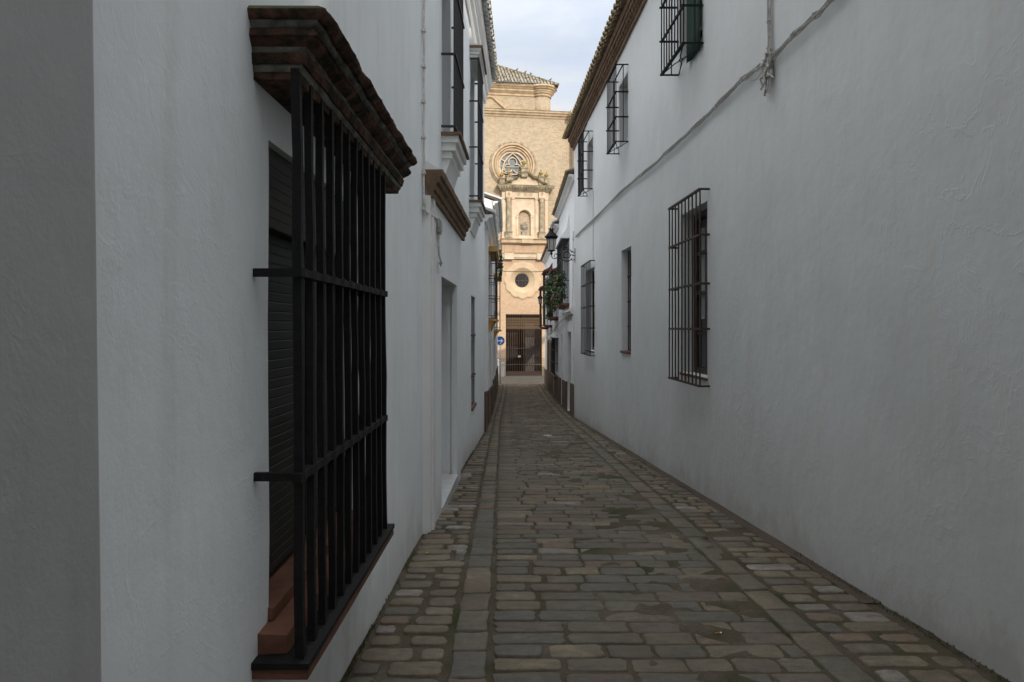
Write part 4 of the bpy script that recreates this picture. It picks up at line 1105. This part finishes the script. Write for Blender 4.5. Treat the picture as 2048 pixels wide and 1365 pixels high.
# right wing that stands forward
mb = MB(CP); mb.box(CU(1143), CU(1143)+9, -.5, w_top, -14, .8); cbuild(mb, 'wing', 'church_brick')
# body behind
mb = MB(CP); mb.box(-11, CU(1143)-.01, -.5, w_top-.02, -14, -3.4); mb.box(-11, CU(1143)-.01, 5.4, w_top-.05, -3.39, -.6); cbuild(mb, 'nave', 'church_brick')
# cornice over the main wall, returning along the wing
prof = [(-.3, w_top-.30), (.06, w_top-.30), (.10, w_top-.18), (.22, w_top-.12), (.26, w_top), (.36, w_top+.05), (.38, w_top+.16), (-.3, w_top+.24)]
mb = MB(CP); mb.profile(prof, -11, CU(1143)-.001); 
mb.box(CU(1143)-.30, CU(1143)+9, w_top-.12, w_top+.16, -1, 1.15); mb.box(CU(1143)-.15, CU(1143)+9, w_top-.30, w_top-.121, -1, .95)
cbuild(mb, 'cornice', 'church_stone')
mb = MB(CP); mb.box(-11, CU(1143)-.02, w_top+.17, w_top+.245, -.25, .34, nu=20, jit=.02); cbuild(mb, 'cornice_moss', 'mossy_stone')
# upper storey set back with its round corner turret
sb = -1.2
kf = (60+1.2)/60
def CS(px, py):   # same, on the plane set back 1.2 m
    u, v = C(px, py); return u*kf+(kf-1)*GX, (v-(EYE-GZ))*kf+(EYE-GZ)
uR = CS(1089, 200)[0]; vT = CS(1048, 193)[1]; vR = CS(1048, 172)[1]
mb = MB(CP); mb.box(-11, uR, w_top-.1, vT, -9, sb); cbuild(mb, 'clerestory', 'church_brick')
tr = (CS(1107, 200)[0]-uR)/1.0; tc_ = uR
mb = MB(CP); mb.lathe(tc_, sb-.42, [(tr, w_top-.1), (tr, vT)], 40); cbuild(mb, 'turret', 'church_brick')
def corn(r0, z0, z1, r1_=None): return
steps = [(vT, vT+.18, .08, .08), (vT+.181, vT+.34, .12, .28), (vT+.341, vT+.5, .30, .30), (vT+.501, vT+.66, .36, .50), (vT+.661, vT+.82, .55, .55)]
mb = MB(CP)
for a, b_, p0, p1 in steps:
    mb.profile([(-.5, a), (sb+p0, a), (sb+p1, b_), (-.5+sb, b_)][0:1]+[(sb-.5, a), (sb+p0, a), (sb+p1, b_), (sb-.5, b_)][1:] if False else [(sb-.5, a), (sb+p0, a), (sb+p1, b_), (sb-.5, b_)], -11, tc_)
    mb.lathe(tc_, sb-.42, [(tr+p0, a), (tr+p1, b_)], 40)
cbuild(mb, 'top_cornice', 'church_stone')
# pointed hood mould of the clerestory window
mb = MB(CP); hx0, hx1 = CS(958, 200), CS(1030, 214); pk = CS(984, 194)
path = [(CS(935, 224)[0], w_top+.2), pk, (hx1[0], w_top+.15)]
mb.bar([(path[0][0], path[0][1], sb+.05), (pk[0]-.25, pk[1]-.06, sb+.05), (pk[0], pk[1], sb+.05), (pk[0]+.25, pk[1]-.06, sb+.05), (path[2][0], path[2][1], sb+.05)], .11, 6)
mb.bar([(pk[0]-.8, w_top+.1, sb+.03), (pk[0]-.45, w_top+.38, sb+.03), (pk[0], w_top+.50, sb+.03), (pk[0]+.45, w_top+.38, sb+.03), (pk[0]+.8, w_top+.1, sb+.03)], .07, 6)
cbuild(mb, 'hood_mould', 'church_stone')
# hipped tile roof: ridge falls to the right corner
rv0 = vT+.83
A = Vector(CP(-11, rv0, sb+.75)); B = Vector(CP(tc_+tr+.50, rv0, sb+.75-.2)); T = Vector(CP(CS(986, 112)[0]-2.2, CS(986, 112)[1]+1.5, sb-4.4)); D = Vector(CP(tc_+tr+.5, rv0, -9)); T2 = Vector(CP(-11, T.z, sb-4.4))
mb = MB(); mb.face([A, B, T, T2]); mb.face([B, D, T]); mb.face([A+Vector((0, 0, -.08)), B+Vector((0, 0, -.08)), D+Vector((0, 0, -.08))])
rfo = mb.build('roof', 'tile_under', church, local=True)
mb = MB(); random.seed(77)
n_ = (B-A).cross(T-A).normalized(); 
if n_.z < 0: n_ = -n_
ux = (B-A).normalized(); sl = n_.cross(ux).normalized(); sl = sl if sl.z > 0 else -sl
Lh = (T-A).dot(sl)
def hip(x):   # highest slope distance at position x along the eave
    xt = (T-A).dot(ux); xb = (B-A).length
    return Lh if x < xt else Lh*(xb-x)/(xb-xt)
ptch = .27; x = 4.0; L_ = (B-A).length
while x < L_-.1:
    top_ = hip(x); s = 0; nrow = 0
    while s < top_-.1:
        l = .27; base_ = A+ux*x+sl*s+n_*(.02)
        for k in range(6):
            pass
        rr = .105; pv = []
        for (ds, q) in ((random.uniform(-.02, .02), rr), (l+.02, rr*.7)):
            pv.append([mb.bm.verts.new(base_+sl*ds+ux*(q*math.cos(math.pi*k/5)*random.uniform(.97, 1.03))+n_*(q*math.sin(math.pi*k/5)+(.07 if ds < .1 else 0))) for k in range(6)])
        for k in range(5): mb.bm.faces.new((pv[0][k], pv[0][k+1], pv[1][k+1], pv[1][k]))
        mb.bm.faces.new(pv[0])
        s += l
    x += ptch
mb.build('roof_tiles', 'church_tile', rfo, local=True)
mb = MB(); n = 22
for k in range(n):
    a = B+(T-B)*(k/n); b_ = B+(T-B)*((k+1.15)/n)
    mb.bar([tuple((a.x, a.z+.10, a.y)), tuple((b_.x, b_.z+.06, b_.y))], .12, 6, r2=.10)
mb.build('ridge_tiles', 'mossy_stone', rfo, local=True)

# rose window -------------------------------------------------------
cu, cv = rc
mb = MB(CP)
mb.ring(cu, cv, [(1.78, -.02), (1.78, .05), (1.70, .16), (1.60, .16), (1.56, .04), (1.50, -.02)], n=56)
mb.ring(cu, cv, [(1.50, -.03), (1.50, .10), (1.42, .14), (1.36, .0), (1.34, -.10)], n=56)
mb.ring(cu, cv, [(1.34, -.11), (1.34, .02), (1.24, .04), (1.18, -.12), (1.16, -.2)], n=56)
rw = cbuild(mb, 'rose_window', 'church_stone'); rw['label'] = 'round window with concentric stone mouldings and trefoil tracery'
mb = MB(CP); mb.ring(cu, cv, [(1.92, -.01), (1.92, .06), (1.79, .10), (1.79, -.01)], n=48, fr=lambda a, r: r+.02*math.sin(a*23)); mb.build('outer_band', 'church_grey_stone', rw, local=True)
mb = MB(CP); mb.disc(cu, cv, 1.17, -.30, 40); mb.build('glazing', 'leaded_glass', rw, local=True)
mb = MB(CP)
mb.ring(cu, cv, [(1.17, -.29), (1.17, -.14), (1.02, -.12), (.98, -.29)], n=48)
# curved triangle with trefoil
def arc3(cx, cy, r, a0, a1, rr, n=10): mb.bar([(cx+r*math.cos(R(a0+(a1-a0)*k/n)), cy+r*math.sin(R(a0+(a1-a0)*k/n)), -.18) for k in range(n+1)], rr, 6)
top_ = (cu, cv+.98); bl = (cu-.84, cv-.52); br_ = (cu+.84, cv-.52)
def curve(p, q, bulge):
    mx_, my_ = (p[0]+q[0])/2, (p[1]+q[1])/2; dx, dy = q[0]-p[0], q[1]-p[1]; l = math.hypot(dx, dy); nx, ny = -dy/l, dx/l
    mb.bar([((1-t)*(1-t)*p[0]+2*t*(1-t)*(mx_+nx*bulge)+t*t*q[0], (1-t)*(1-t)*p[1]+2*t*(1-t)*(my_+ny*bulge)+t*t*q[1], -.17) for t in [i/8 for i in range(9)]], .055, 6)
curve(top_, bl, -.42); curve(br_, top_, -.42); curve(bl, br_, -.36)
for (dx, dy) in ((0, .30), (-.37, -.22), (.37, -.22)):
    a_c = math.degrees(math.atan2(dy, dx)); arc3(cu+dx, cv+dy, .33, a_c-135, a_c+135, .045, 16)
for a in (35, 90-55+90+20, 160, 20, 215, 325, 270):
    pass
for a in (28, 152, 205, 335): mb.bar([(cu+.62*math.cos(R(a)), cv+.62*math.sin(R(a)), -.2), (cu+1.0*math.cos(R(a)), cv+1.0*math.sin(R(a)), -.2)], .05, 6)
mb.bar([(cu-1.45, cv-.08, -.10), (cu+1.45, cv-.08, -.10)], .02, 5)
mb.build('tracery', 'church_pale_stone', rw, local=True)

# portal ------------------------------------------------------------
def cpz(px, py, w=.4):
    u, v = C(px, py); k = (60-w)/60; return (u*k-(1-k)*GX, (v-(EYE-GZ))*k+(EYE-GZ))
mb = MB(CP)
pu0, pu1 = cpz(1003, 600)[0], cpz(1095, 600)[0]; zc = cpz(1048, 478)[1]; ze = cpz(1048, 396)[1]
pc = cpz(1048, 433); nr = .50
# back slab with the niche cut out: built from pieces round the arch
nu0, nu1 = pc[0]-nr, pc[0]+nr; nb_ = cpz(1048, 471)[1]
mb.box(pu0, nu0, zc, ze, -.02, .25); mb.box(nu1, pu1, zc, ze, -.02, .25); mb.box(nu0, nu1, zc, nb_, -.02, .25)
k = 16; arcp = [(pc[0]+nr*math.cos(math.pi*i/k), pc[1]+nr*math.sin(math.pi*i/k)) for i in range(k+1)]
mb.prism([(nu1, ze)]+arcp+[(nu0, ze)], -.02, .2495)
po = cbuild(mb, 'portal', 'church_pale_stone'); po['label'] = 'carved pale stone portal with niche, columns and curved pediment'
mb = MB(CP)   # niche: half cylinder with a shell head
n = 12
for i in range(n):
    a, b_ = math.pi*i/n, math.pi*(i+1)/n
    mb.face([CP(pc[0]+nr*math.cos(q), v, .24-.55*math.sin(q)) for q, v in ((a, nb_), (b_, nb_), (b_, pc[1]), (a, pc[1]))], True)
mb.box(nu0-.02, nu1+.02, nb_-.05, nb_+.001, -.35, .24)
mb.ring(pc[0], pc[1], [(nr+.01, .251), (nr+.01, .34), (nr+.10, .36), (nr+.16, .30), (nr+.16, .251)], 0, 180, 20)
for s_ in (-1, 1): mb.box(pc[0]+s_*(nr+.085)-.075, pc[0]+s_*(nr+.085)+.075, nb_, pc[1], .251, .31); mb.box(pc[0]+s_*(nr+.085)-.11, pc[0]+s_*(nr+.085)+.11, pc[1]-.08, pc[1]-.001, .251, .35)
ni = mb.build('niche', 'church_pale_stone', po, local=True)
mb = MB(CP); 
for i in range(20):
    a, b_ = math.pi*i/20, math.pi*(i+1)/20; 
    rr = nr*(1.0); w_a, w_b = (.10 if i % 2 else .0), (.0 if i % 2 else .10)
    o_ = CP(pc[0], pc[1]-.0, .12); o2 = CP(pc[0]+rr*math.cos(a), pc[1]+rr*math.sin(a), .15-w_a); o3 = CP(pc[0]+rr*math.cos(b_), pc[1]+rr*math.sin(b_), .15-w_b)
    c1 = CP(pc[0]+rr*.5*math.cos(a), pc[1]+rr*.5*math.sin(a), -.10-w_a); c2 = CP(pc[0]+rr*.5*math.cos(b_), pc[1]+rr*.5*math.sin(b_), -.10-w_b)
    mb.face([CP(pc[0], pc[1], -.05), c1, c2]); mb.face([c1, o2, o3, c2])
mb.build('shell', 'church_stone', ni, local=True)
# vase of carved lilies in the niche
mb = MB(CP); vu = pc[0]-.0
mb.box(vu-.24, vu+.24, nb_, nb_+.10, -.12, .20); mb.box(vu-.19, vu+.19, nb_+.10, nb_+.30, -.10, .17); mb.box(vu-.23, vu+.23, nb_+.30, nb_+.36, -.12, .19)
mb.lathe(vu, .05, [(.10, nb_+.36), (.06, nb_+.42), (.10, nb_+.50), (.20, nb_+.60), (.22, nb_+.68), (.15, nb_+.76), (.17, nb_+.80)], 14)
random.seed(31)
for k in range(15):
    a = R(25+130*k/14); l = random.uniform(.16, .36); mb.bar([(vu+.05*math.cos(a), nb_+.76, .05), (vu+l*.7*math.cos(a), nb_+.76+l*.6*math.sin(a), .08), (vu+l*math.cos(a), nb_+.78+l*math.sin(a), .10)], .035, 6, r2=.05)
for s_ in (-1, 1): mb.bar([(vu+s_*.19, nb_+.66, .05), (vu+s_*.30, nb_+.72, .05), (vu+s_*.27, nb_+.56, .05), (vu+s_*.12, nb_+.52, .05)], .03, 6)
mb.build('carved_vase', 'statue_stone', po, local=True)
# columns and pilasters
for px in (1015.5, 1081.5):
    c_ = cpz(px, 500)[0]
    mb = MB(CP); mb.lathe(c_, .42, [(.17, zc+.55), (.19, zc+.60), (.155, zc+.66), (.165, zc+1.2), (.15, ze-.42), (.14, ze-.34)], 16); co = mb.build('column', 'church_grey_stone', po, local=True)
    mb = MB(CP); mb.lathe(c_, .42, [(.14, ze-.34), (.17, ze-.32), (.15, ze-.28), (.23, ze-.10), (.24, ze-.06)], 12); mb.box(c_-.25, c_+.25, ze-.06, ze, .22, .66); mb.build('capital', 'church_stone', co, local=True)
    mb = MB(CP); mb.box(c_-.27, c_+.27, zc+.05, zc+.48, .251, .66); mb.box(c_-.31, c_+.31, zc+.48, zc+.55, .251, .70); mb.build('pedestal', 'church_grey_stone', co, local=True)
for px in (1006, 1024.5, 1072, 1091):
    c_ = cpz(px, 500)[0]; mb = MB(CP); mb.box(c_-.12, c_+.12, zc+.10, ze-.12, .251, .36); mb.box(c_-.06, c_+.06, zc+.3, ze-.3, .3601, .385); mb.box(c_-.15, c_+.15, ze-.12, ze-.001, .251, .42); mb.box(c_-.16, c_+.16, zc+.001, zc+.10, .251, .42)
    mb.build('pilaster', 'church_pale_stone', po, local=True)
# entablature and cornice
zf = cpz(1048, 385)[1]; zt = cpz(1048, 374)[1]
mb = MB(CP); mb.box(pu0-.02, pu1+.02, ze+.001, zf, -.02, .42)
for px in (1015.5, 1081.5): c_ = cpz(px, 500)[0]; mb.box(c_-.24, c_+.24, ze+.002, zf-.001, .421, .62)
mb.build('frieze', 'church_pale_stone', po, local=True)
mb = MB(CP)
for px in (1036, 1049, 1061): c_ = cpz(px, 388); mb.ring(c_[0], c_[1]-.05, [(.14, .4205), (.14, .45), (.10, .45), (.10, .4205)], n=14); mb.disc(c_[0], c_[1]-.05, .10, .43, 12)
for px in (1015.5, 1081.5): c_ = cpz(px, 388); mb.ring(c_[0], c_[1]-.05, [(.12, .6205), (.12, .65), (.09, .65), (.09, .6205)], n=14); mb.disc(c_[0], c_[1]-.05, .09, .63, 12)
mb.build('frieze_roundels', 'church_stone', po, local=True)
mb = MB(CP)
def cor(z0, z1, p0, p1, wbase=.42):
    poly = lambda p: [(pu0-p, -.02), (pu0-p, wbase+p), (pu1+p, wbase+p), (pu1+p, -.02)]
    a = [mb.bm.verts.new(CP(u, z0, w_)) for u, w_ in poly(p0)]; b_ = [mb.bm.verts.new(CP(u, z1, w_)) for u, w_ in poly(p1)]
    for k in range(4): mb.bm.faces.new((a[k], a[(k+1) % 4], b_[(k+1) % 4], b_[k]))
    mb.bm.faces.new(a[::-1]); mb.bm.faces.new(b_)
cor(zf+.001, zf+.12, .06, .16); cor(zf+.121, zt-.10, .20, .34)
x = pu0-.30
while x < pu1+.30: mb.box(x, x+.10, zt-.20, zt-.10, .42, .82); x += .22
cor(zt-.099, zt+.02, .42, .46)
cbo = mb.build('portal_cornice', 'church_grey_stone', po, local=True)
mb = MB(CP); cor(zt+.021, zt+.09, .47, .40); mb.build('moss_crust', 'mossy_stone', cbo, local=True)
# curved pediment
pp = [(360, 655), (430, 610), (570, 575), (640, 490), (740, 475), (780, 420), (850, 370), (940, 350), (1030, 370), (1100, 420), (1150, 482), (1260, 490), (1310, 560), (1400, 630), (1540, 688)]
pp = [cpz(980+a/13.65, 320+b_/13.65) for a, b_ in pp]
mb = MB(CP); mb.prism([(p_[0], min(p_[1], 99)) for p_ in pp]+[(pp[-1][0], zt+.092), (pp[0][0], zt+.092)], .0, .34); pe = mb.build('pediment', 'church_pale_stone', po, local=True)
mb = MB(CP)
a = [mb.bm.verts.new(CP(p_[0], p_[1]-.10, .0)) for p_ in pp]; b_ = [mb.bm.verts.new(CP(p_[0], p_[1]-.10, .62)) for p_ in pp]
c_ = [mb.bm.verts.new(CP(p_[0], p_[1]+.06, .66)) for p_ in pp]; d_ = [mb.bm.verts.new(CP(p_[0], p_[1]+.06, .0)) for p_ in pp]
for i in range(len(pp)-1):
    for q, r_ in ((a, b_), (b_, c_), (c_, d_), (d_, a)): mb.bm.faces.new((q[i], q[i+1], r_[i+1], r_[i]))
mb.bm.faces.new((a[0], b_[0], c_[0], d_[0])); mb.bm.faces.new((a[-1], d_[-1], c_[-1], b_[-1]))
mb.build('pediment_moulding', 'mossy_stone', pe, local=True)
# finials
fin0 = None
for px, pb, ptop in ((1002.5, 365, 341), (1016.5, 362, 335), (1047, 346, 322), (1081, 363, 337), (1092, 366, 342)):
    u, v = cpz(px, pb); vt_ = cpz(px, ptop)[1]; h = vt_-v; tall = h
    mb = MB(CP); bs = .20 if px != 1047 else .26; hb_ = h*.36
    mb.box(u-bs, u+bs, v-.35, v+hb_-.05, .1, .1+bs*2); mb.box(u-bs-.05, u+bs+.05, v+hb_-.05, v+hb_+.02, .05, .15+bs*2)
    fo = mb.build('finial_base', 'church_grey_stone', po, local=True)
    mb = MB(CP); hh = h-hb_; z_ = v+hb_+.02
    if px == 1047: pr_ = [(.15, z_), (.13, z_+hh*.15), (.07, z_+hh*.4), (.10, z_+hh*.5), (.17, z_+hh*.62), (.17, z_+hh*.8), (.08, z_+hh*.95), (.0, z_+hh)]
    else: pr_ = [(.12, z_), (.05, z_+hh*.12), (.06, z_+hh*.2), (.17, z_+hh*.36), (.17, z_+hh*.42), (.07, z_+hh*.55), (.05, z_+hh*.75), (.0, z_+hh)]
    mb.lathe(u, .1+bs, pr_, 12); mb.build('finial', 'lichen', fo, local=True)
# ledge below the portal and the corbelled block
z1 = cpz(1048, 476)[1]; z2 = cpz(1048, 488)[1]; z3 = cpz(1048, 507)[1]; z4 = cpz(1048, 518)[1]
mb = MB(CP); q0, q1 = cpz(1000, 480)[0], cpz(1098, 480)[0]
mb.box(q0, q1, z1-.14, zc, -.02, .80, jit=.006); mb.box(q0+.04, q1-.04, z2+.06, z1-.141, -.02, .68); mb.box(q0+.08, q1-.08, z2, z2+.059, -.02, .60)
mb.box(cpz(1040, 480)[0], cpz(1063, 480)[0], z2+.02, z1-.16, .68, .76)
mb.build('portal_ledge', 'church_stone', po, local=True)
mb = MB(CP); mb.box(q0+.12, q1-.12, z3, z2-.001, -.02, .34)
for px0, px1 in ((1008, 1025), (1027, 1043), (1045, 1072), (1074, 1092)): mb.box(cpz(px0, 1)[0], cpz(px1, 1)[0], z3+.08, z2-.08, .341, .37)
mb.build('panel_course', 'church_low_brick', po, local=True)
mb = MB(CP); mb.box(q0+.14, q1-.14, z4+.12, z3-.001, -.02, .26); mb.box(q0+.16, q1-.16, z4+.02, z4+.119, -.02, .20)
for px0, px1 in ((1007.5, 1026), (1073, 1091)): mb.box(cpz(px0, 1)[0], cpz(px1, 1)[0], z4-.04, z3-.002, .261, .36)
mb.build('lower_frieze', 'ochre_stone' if 'ochre_stone' in M else 'church_pale_stone', po, local=True)
# low oculus with scalloped frame
mb = MB(CP); cu, cv = oc
sc = lambda a, r: r*(1+.075*abs(math.cos(a*6))-.03) if r > 1.2 else r
mb.ring(cu, cv, [(1.44, -.01), (1.44, .07), (1.36, .09), (1.0, .085), (.62, -.22), (.56, -.30), (.56, -.35), (.85, -.35)], n=96, fr=sc)
oo = cbuild(mb, 'oculus', 'oculus_stone'); oo['label'] = 'low round window in a scalloped pale frame'
mb = MB(CP); mb.disc(cu, cv, .60, -.33, 28); mb.build('pane', 'window_glass', oo, local=True)
mb = MB(CP)
for du in (-.28, 0, .28): mb.bar([(cu+du, cv-.56, -.27), (cu+du, cv+.56, -.27)], .02, 5)
mb.bar([(cu-.56, cv, -.27), (cu+.56, cv, -.27)], .02, 5)
mb.build('bars', 'gate_iron', oo, local=True)
# flat arch of bricks over the gate
mb = MB(CP); n = 34; zb_, zt_ = gt+.01, gt+.85
for i in range(n):
    t0, t1 = i/n, (i+1)/n; uu = lambda t, top: (g0-.05+(g1-g0+.1)*t)+(.55*(t-.5)*top)
    mb.prism([(uu(t0, 0)+.012, zb_), (uu(t1, 0)-.012, zb_), (uu(t1, 1)-.012, zt_), (uu(t0, 1)+.012, zt_)], -.01, .012)
cbuild(mb, 'flat_arch', 'church_low_brick')
# porch and gate
mb = MB(CP); mb.box(g0-.4, g1+.4, gt, gt+.1, -3.35, -.36); mb.box(g0-.4, g0-.02, -.4, gt-.001, -3.35, -.36); mb.box(g1+.02, g1+.4, -.4, gt-.001, -3.35, -.36)
mb.box(g0+(g1-g0)*.62, g1+.01, -.4, gt-.01, -3.3, -1.5)
ph = cbuild(mb, 'porch', 'porch_plaster')
mb = MB(CP); mb.box(g0-.01, g1, -.02, .03, -3.3, .02); cbuild(mb, 'threshold', 'church_grey_stone')
mb = MB(CP); mb.box(g0, g0+(g1-g0)*.62, .031, gt-.02, -3.3, -3.1)
for i in range(3):
    for j in range(5): mb.box(g0+.1+i*.58, g0+.6+i*.58, .2+j*.9, .95+j*.9, -3.1, -3.05)
cdo = cbuild(mb, 'church_door', 'church_door')
mb = MB(CP); gw = g1-g0; nb = 16
for i in range(nb+1):
    u = g0+.03+(gw-.06)*i/nb; mb.bar([(u, .02, -.12), (u, gt-.02, -.12)], .020 if i != nb//2 else .035, 5)
    if i < nb:
        for v in (2.6, 3.1): pass
for v in (.42, .98, CV(658), gt-.05): mb.box(g0, g1, v-.025, v+.025, -.15, -.09)
mb.box(g0+gw*.22, g0+gw*.66, CV(697)-.03, CV(697)+.03, -.09, -.04)
mb.box(g0, g1, .03, .40, -.14, -.10)
ga = cbuild(mb, 'gate', 'gate_iron'); ga['label'] = 'tall double iron gate with a lattice band at the top'
mb = MB(CP); nlat = 16; v0_, v1_ = CV(658)+.03, gt-.25
for i in range(nlat):
    u = g0+.05+(gw-.1)*(i+.5)/nlat
    for q in range(4):
        vc = v0_+(v1_-v0_)*(q+.5)/4; rr = gw/nlat*.42
        mb.ring(u, vc, [(rr*1.15, -.13), (rr*1.15, -.10), (rr*.62, -.10), (rr*.62, -.13)], n=8)
mb.build('lattice', 'gate_gold', ga, local=True)
mb = MB(CP); mb.box(g0+gw*.34, g0+gw*.41, 1.55, 1.72, -.09, -.03); mb.build('lock_box', 'box_grey', ga, local=True)

# pigeons on the church roof hip
def bird(px, py, label, first=None):
    tdir = (px-1024)/1500; d = 63.2
    loc = Vector((tdir*d, d, EYE+(655-py)/1500*d))
    if first is None:
        t = thing('pigeon', loc, label, 'bird', 'pigeons on the church roof')
        P = lambda u, v, w_: Vector((loc.x+u, loc.y+w_, loc.z+v))
        m = MB(P); m.bar([(-.18, .13, 0), (-.08, .16, 0), (.02, .20, 0), (.10, .27, 0), (.13, .34, 0)], .03, 8, r2=.045); 
        m.lathe(.0, 0, [(.0, .06), (.07, .12), (.09, .19), (.06, .27), (.0, .31)], 10); m.lathe(.12, 0, [(0, .31), (.045, .35), (0, .40)], 8); m.bar([(.15, .35, 0), (.20, .34, 0)], .012, 5, r2=.004)
        m.bar([(.02, .1, .03), (.02, -.05, .03)], .010, 5); m.bar([(.02, .1, -.03), (.02, -.05, -.03)], .010, 5)
        m.build('body', 'bird_grey', t)
    else:
        t = copy_tree(first); t.location = loc; t['label'] = label
    return t
B0 = None
hipw = lambda f: church.matrix_world
Mx = Matrix.Translation((GX, GY, GZ)) @ Matrix.Rotation(CA, 4, 'Z')
for i, (px, lab) in enumerate(((1034, 'small dark pigeon highest up the church roof ridge'), (1051, 'dark pigeon second from the top on the church roof ridge'), (1062, 'dark pigeon third down the church roof ridge'), (1101, 'lone dark pigeon near the lower corner of the church roof'))):
    # stand it on the hip line
    best = min((abs((Mx @ (B+(T-B)*f)).x/(Mx @ (B+(T-B)*f)).y*1500+1024-px), f) for f in [k/400 for k in range(401)])[1]
    q = Mx @ (B+(T-B)*best)
    t = bird(px, 150, lab, B0); t.location = q+Vector((0, 0, .18)); t.scale = (.62, .62, .62); B0 = B0 or t
    if i == 2: t.rotation_euler = (0, 0, 2.6)

# ------------------------------------------------------------------ sign and street furniture at the far end
sx_, sy_ = (1000.3-1024)/1500*47, 47.0; sz = EYE+(655-682)/1500*47; gz = ground_z(47)
t = thing('road_sign', (sx_, sy_, gz), 'round blue road sign with a white arrow pointing right, on a grey post', 'sign')
P = lambda u, v, w_: Vector((sx_+u, sy_-w_, sz+v))
m = MB(P); m.lathe(0, -.05, [(.03, gz-sz-.1), (.03, .25)], 10); m.build('post', 'zinc', t)
m = MB(P); n = 36
m.ring(0, 0, [(.300, -.01), (.300, .012), (.272, .012), (.272, -.01)], n=n); ds = m.build('sign_rim', 'sign_white', t)
m = MB(P); m.prism([(.273*math.cos(2*math.pi*k/n), .273*math.sin(2*math.pi*k/n)) for k in range(n)], -.012, .008); ds = m.build('sign_face', 'sign_blue', t)
m = MB(P); m.prism([(-.23, -.038), (.04, -.038), (.04, -.11), (.08, -.11), (.21, 0), (.08, .11), (.04, .11), (.04, .038), (-.23, .038)], .0081, .012)
m.prism([(-.03, -.17), (.05, -.19), (.07, -.15), (.0, -.135)], .0081, .0105); m.build('arrow', 'sign_white', ds)
cx_ = (1005.5-1024)/1500*58.6
m = MB(); m.box(cx_-.13, cx_+.13, ground_z(58.6)-.05, ground_z(58.6)+1.12, 58.5, 58.8); bx = tag(m.build('utility_cabinet', 'box_grey'), 'narrow pale grey utility cabinet against the church wall left of the gate', 'cabinet')
m = MB(); m.box(cx_-.05, cx_+.05, ground_z(58.6)+.85, ground_z(58.6)+.98, 58.48, 58.499); m.build('panel', 'zinc', bx)
px_ = (996-1024)/1500*50
m = MB(); m.lathe(px_, 50, [(.07, ground_z(50)-.1), (.07, ground_z(50)+.55), (.075, ground_z(50)+.56), (.075, ground_z(50)+.62), (.065, ground_z(50)+.63), (.065, ground_z(50)+1.45), (.03, ground_z(50)+1.5)], 14)
tag(m.build('bollard', 'sign_white'), 'white post standing behind the blue sign at the left corner', 'post')

# small things on the ground
def gpt(px, py):
    d = 1500*EYE/(py-655-75); return Vector(((px-1024)/1500*d, d, ground_z(d)+.014))
q = gpt(1436, 1273)
m = MB(); m.bar([(q.x-.022, q.z+.006, q.y-.004), (q.x+.012, q.z+.006, q.y+.003)], .0042, 8); cg = tag(m.build('cigarette_end', 'cork_paper'), 'orange cigarette end lying on the setts at the lower right', 'cigarette')
m = MB(); m.bar([(q.x+.0121, q.z+.006, q.y+.003), (q.x+.022, q.z+.006, q.y+.005)], .0042, 8); m.build('tip', 'sign_white', cg)
q = gpt(854, 1111); m = MB(); m.face([(q.x-.02, q.y, q.z+.004), (q.x, q.y-.012, q.z+.007), (q.x+.022, q.y, q.z+.005), (q.x, q.y+.012, q.z+.010)]); tag(m.build('fallen_leaf', 'leaf_yellow'), 'small yellow leaf fallen on the left pavement setts', 'leaf')
q = gpt(1095, 873); m = MB(); m.lathe(q.x, q.y, [(.10, q.z-.01), (.10, q.z+.008), (.085, q.z+.010), (.02, q.z+.012)], 20); tag(m.build('valve_cover', 'ochre_metal' if 'ochre_metal' in M else 'zinc'), 'small round metal valve cover set in the middle of the lane', 'cover')
# weeds along the foot of the left wall
random.seed(19); m = MB()
for _ in range(420):
    y = random.choice([random.uniform(3.3, 6.6), random.uniform(3.6, 4.6), random.uniform(11.8, 14)]); x = lx(y)+random.uniform(.005, .03); z = ground_z(y)+.006
    h = random.uniform(.008, .03); a = random.random()*6
    m.face([(x-.004*math.cos(a), y-.006*math.sin(a), z), (x+.004*math.cos(a), y+.006*math.sin(a), z), (x+random.uniform(-.004, .014), y+random.uniform(-.01, .01), z+h)])
for _ in range(500):
    y = random.uniform(3.0, 6.4); x = rx(y)-random.uniform(.0, .06); z = ground_z(y)+.008; h = random.uniform(.006, .02)
    m.face([(x-.005, y-.004, z), (x+.005, y+.004, z), (x+random.uniform(-.012, .004), y+random.uniform(-.01, .01), z+h)])
tag(m.build('weeds', 'moss', normals=False), 'green moss and weeds along the foot of the walls', 'weeds', kind='stuff')
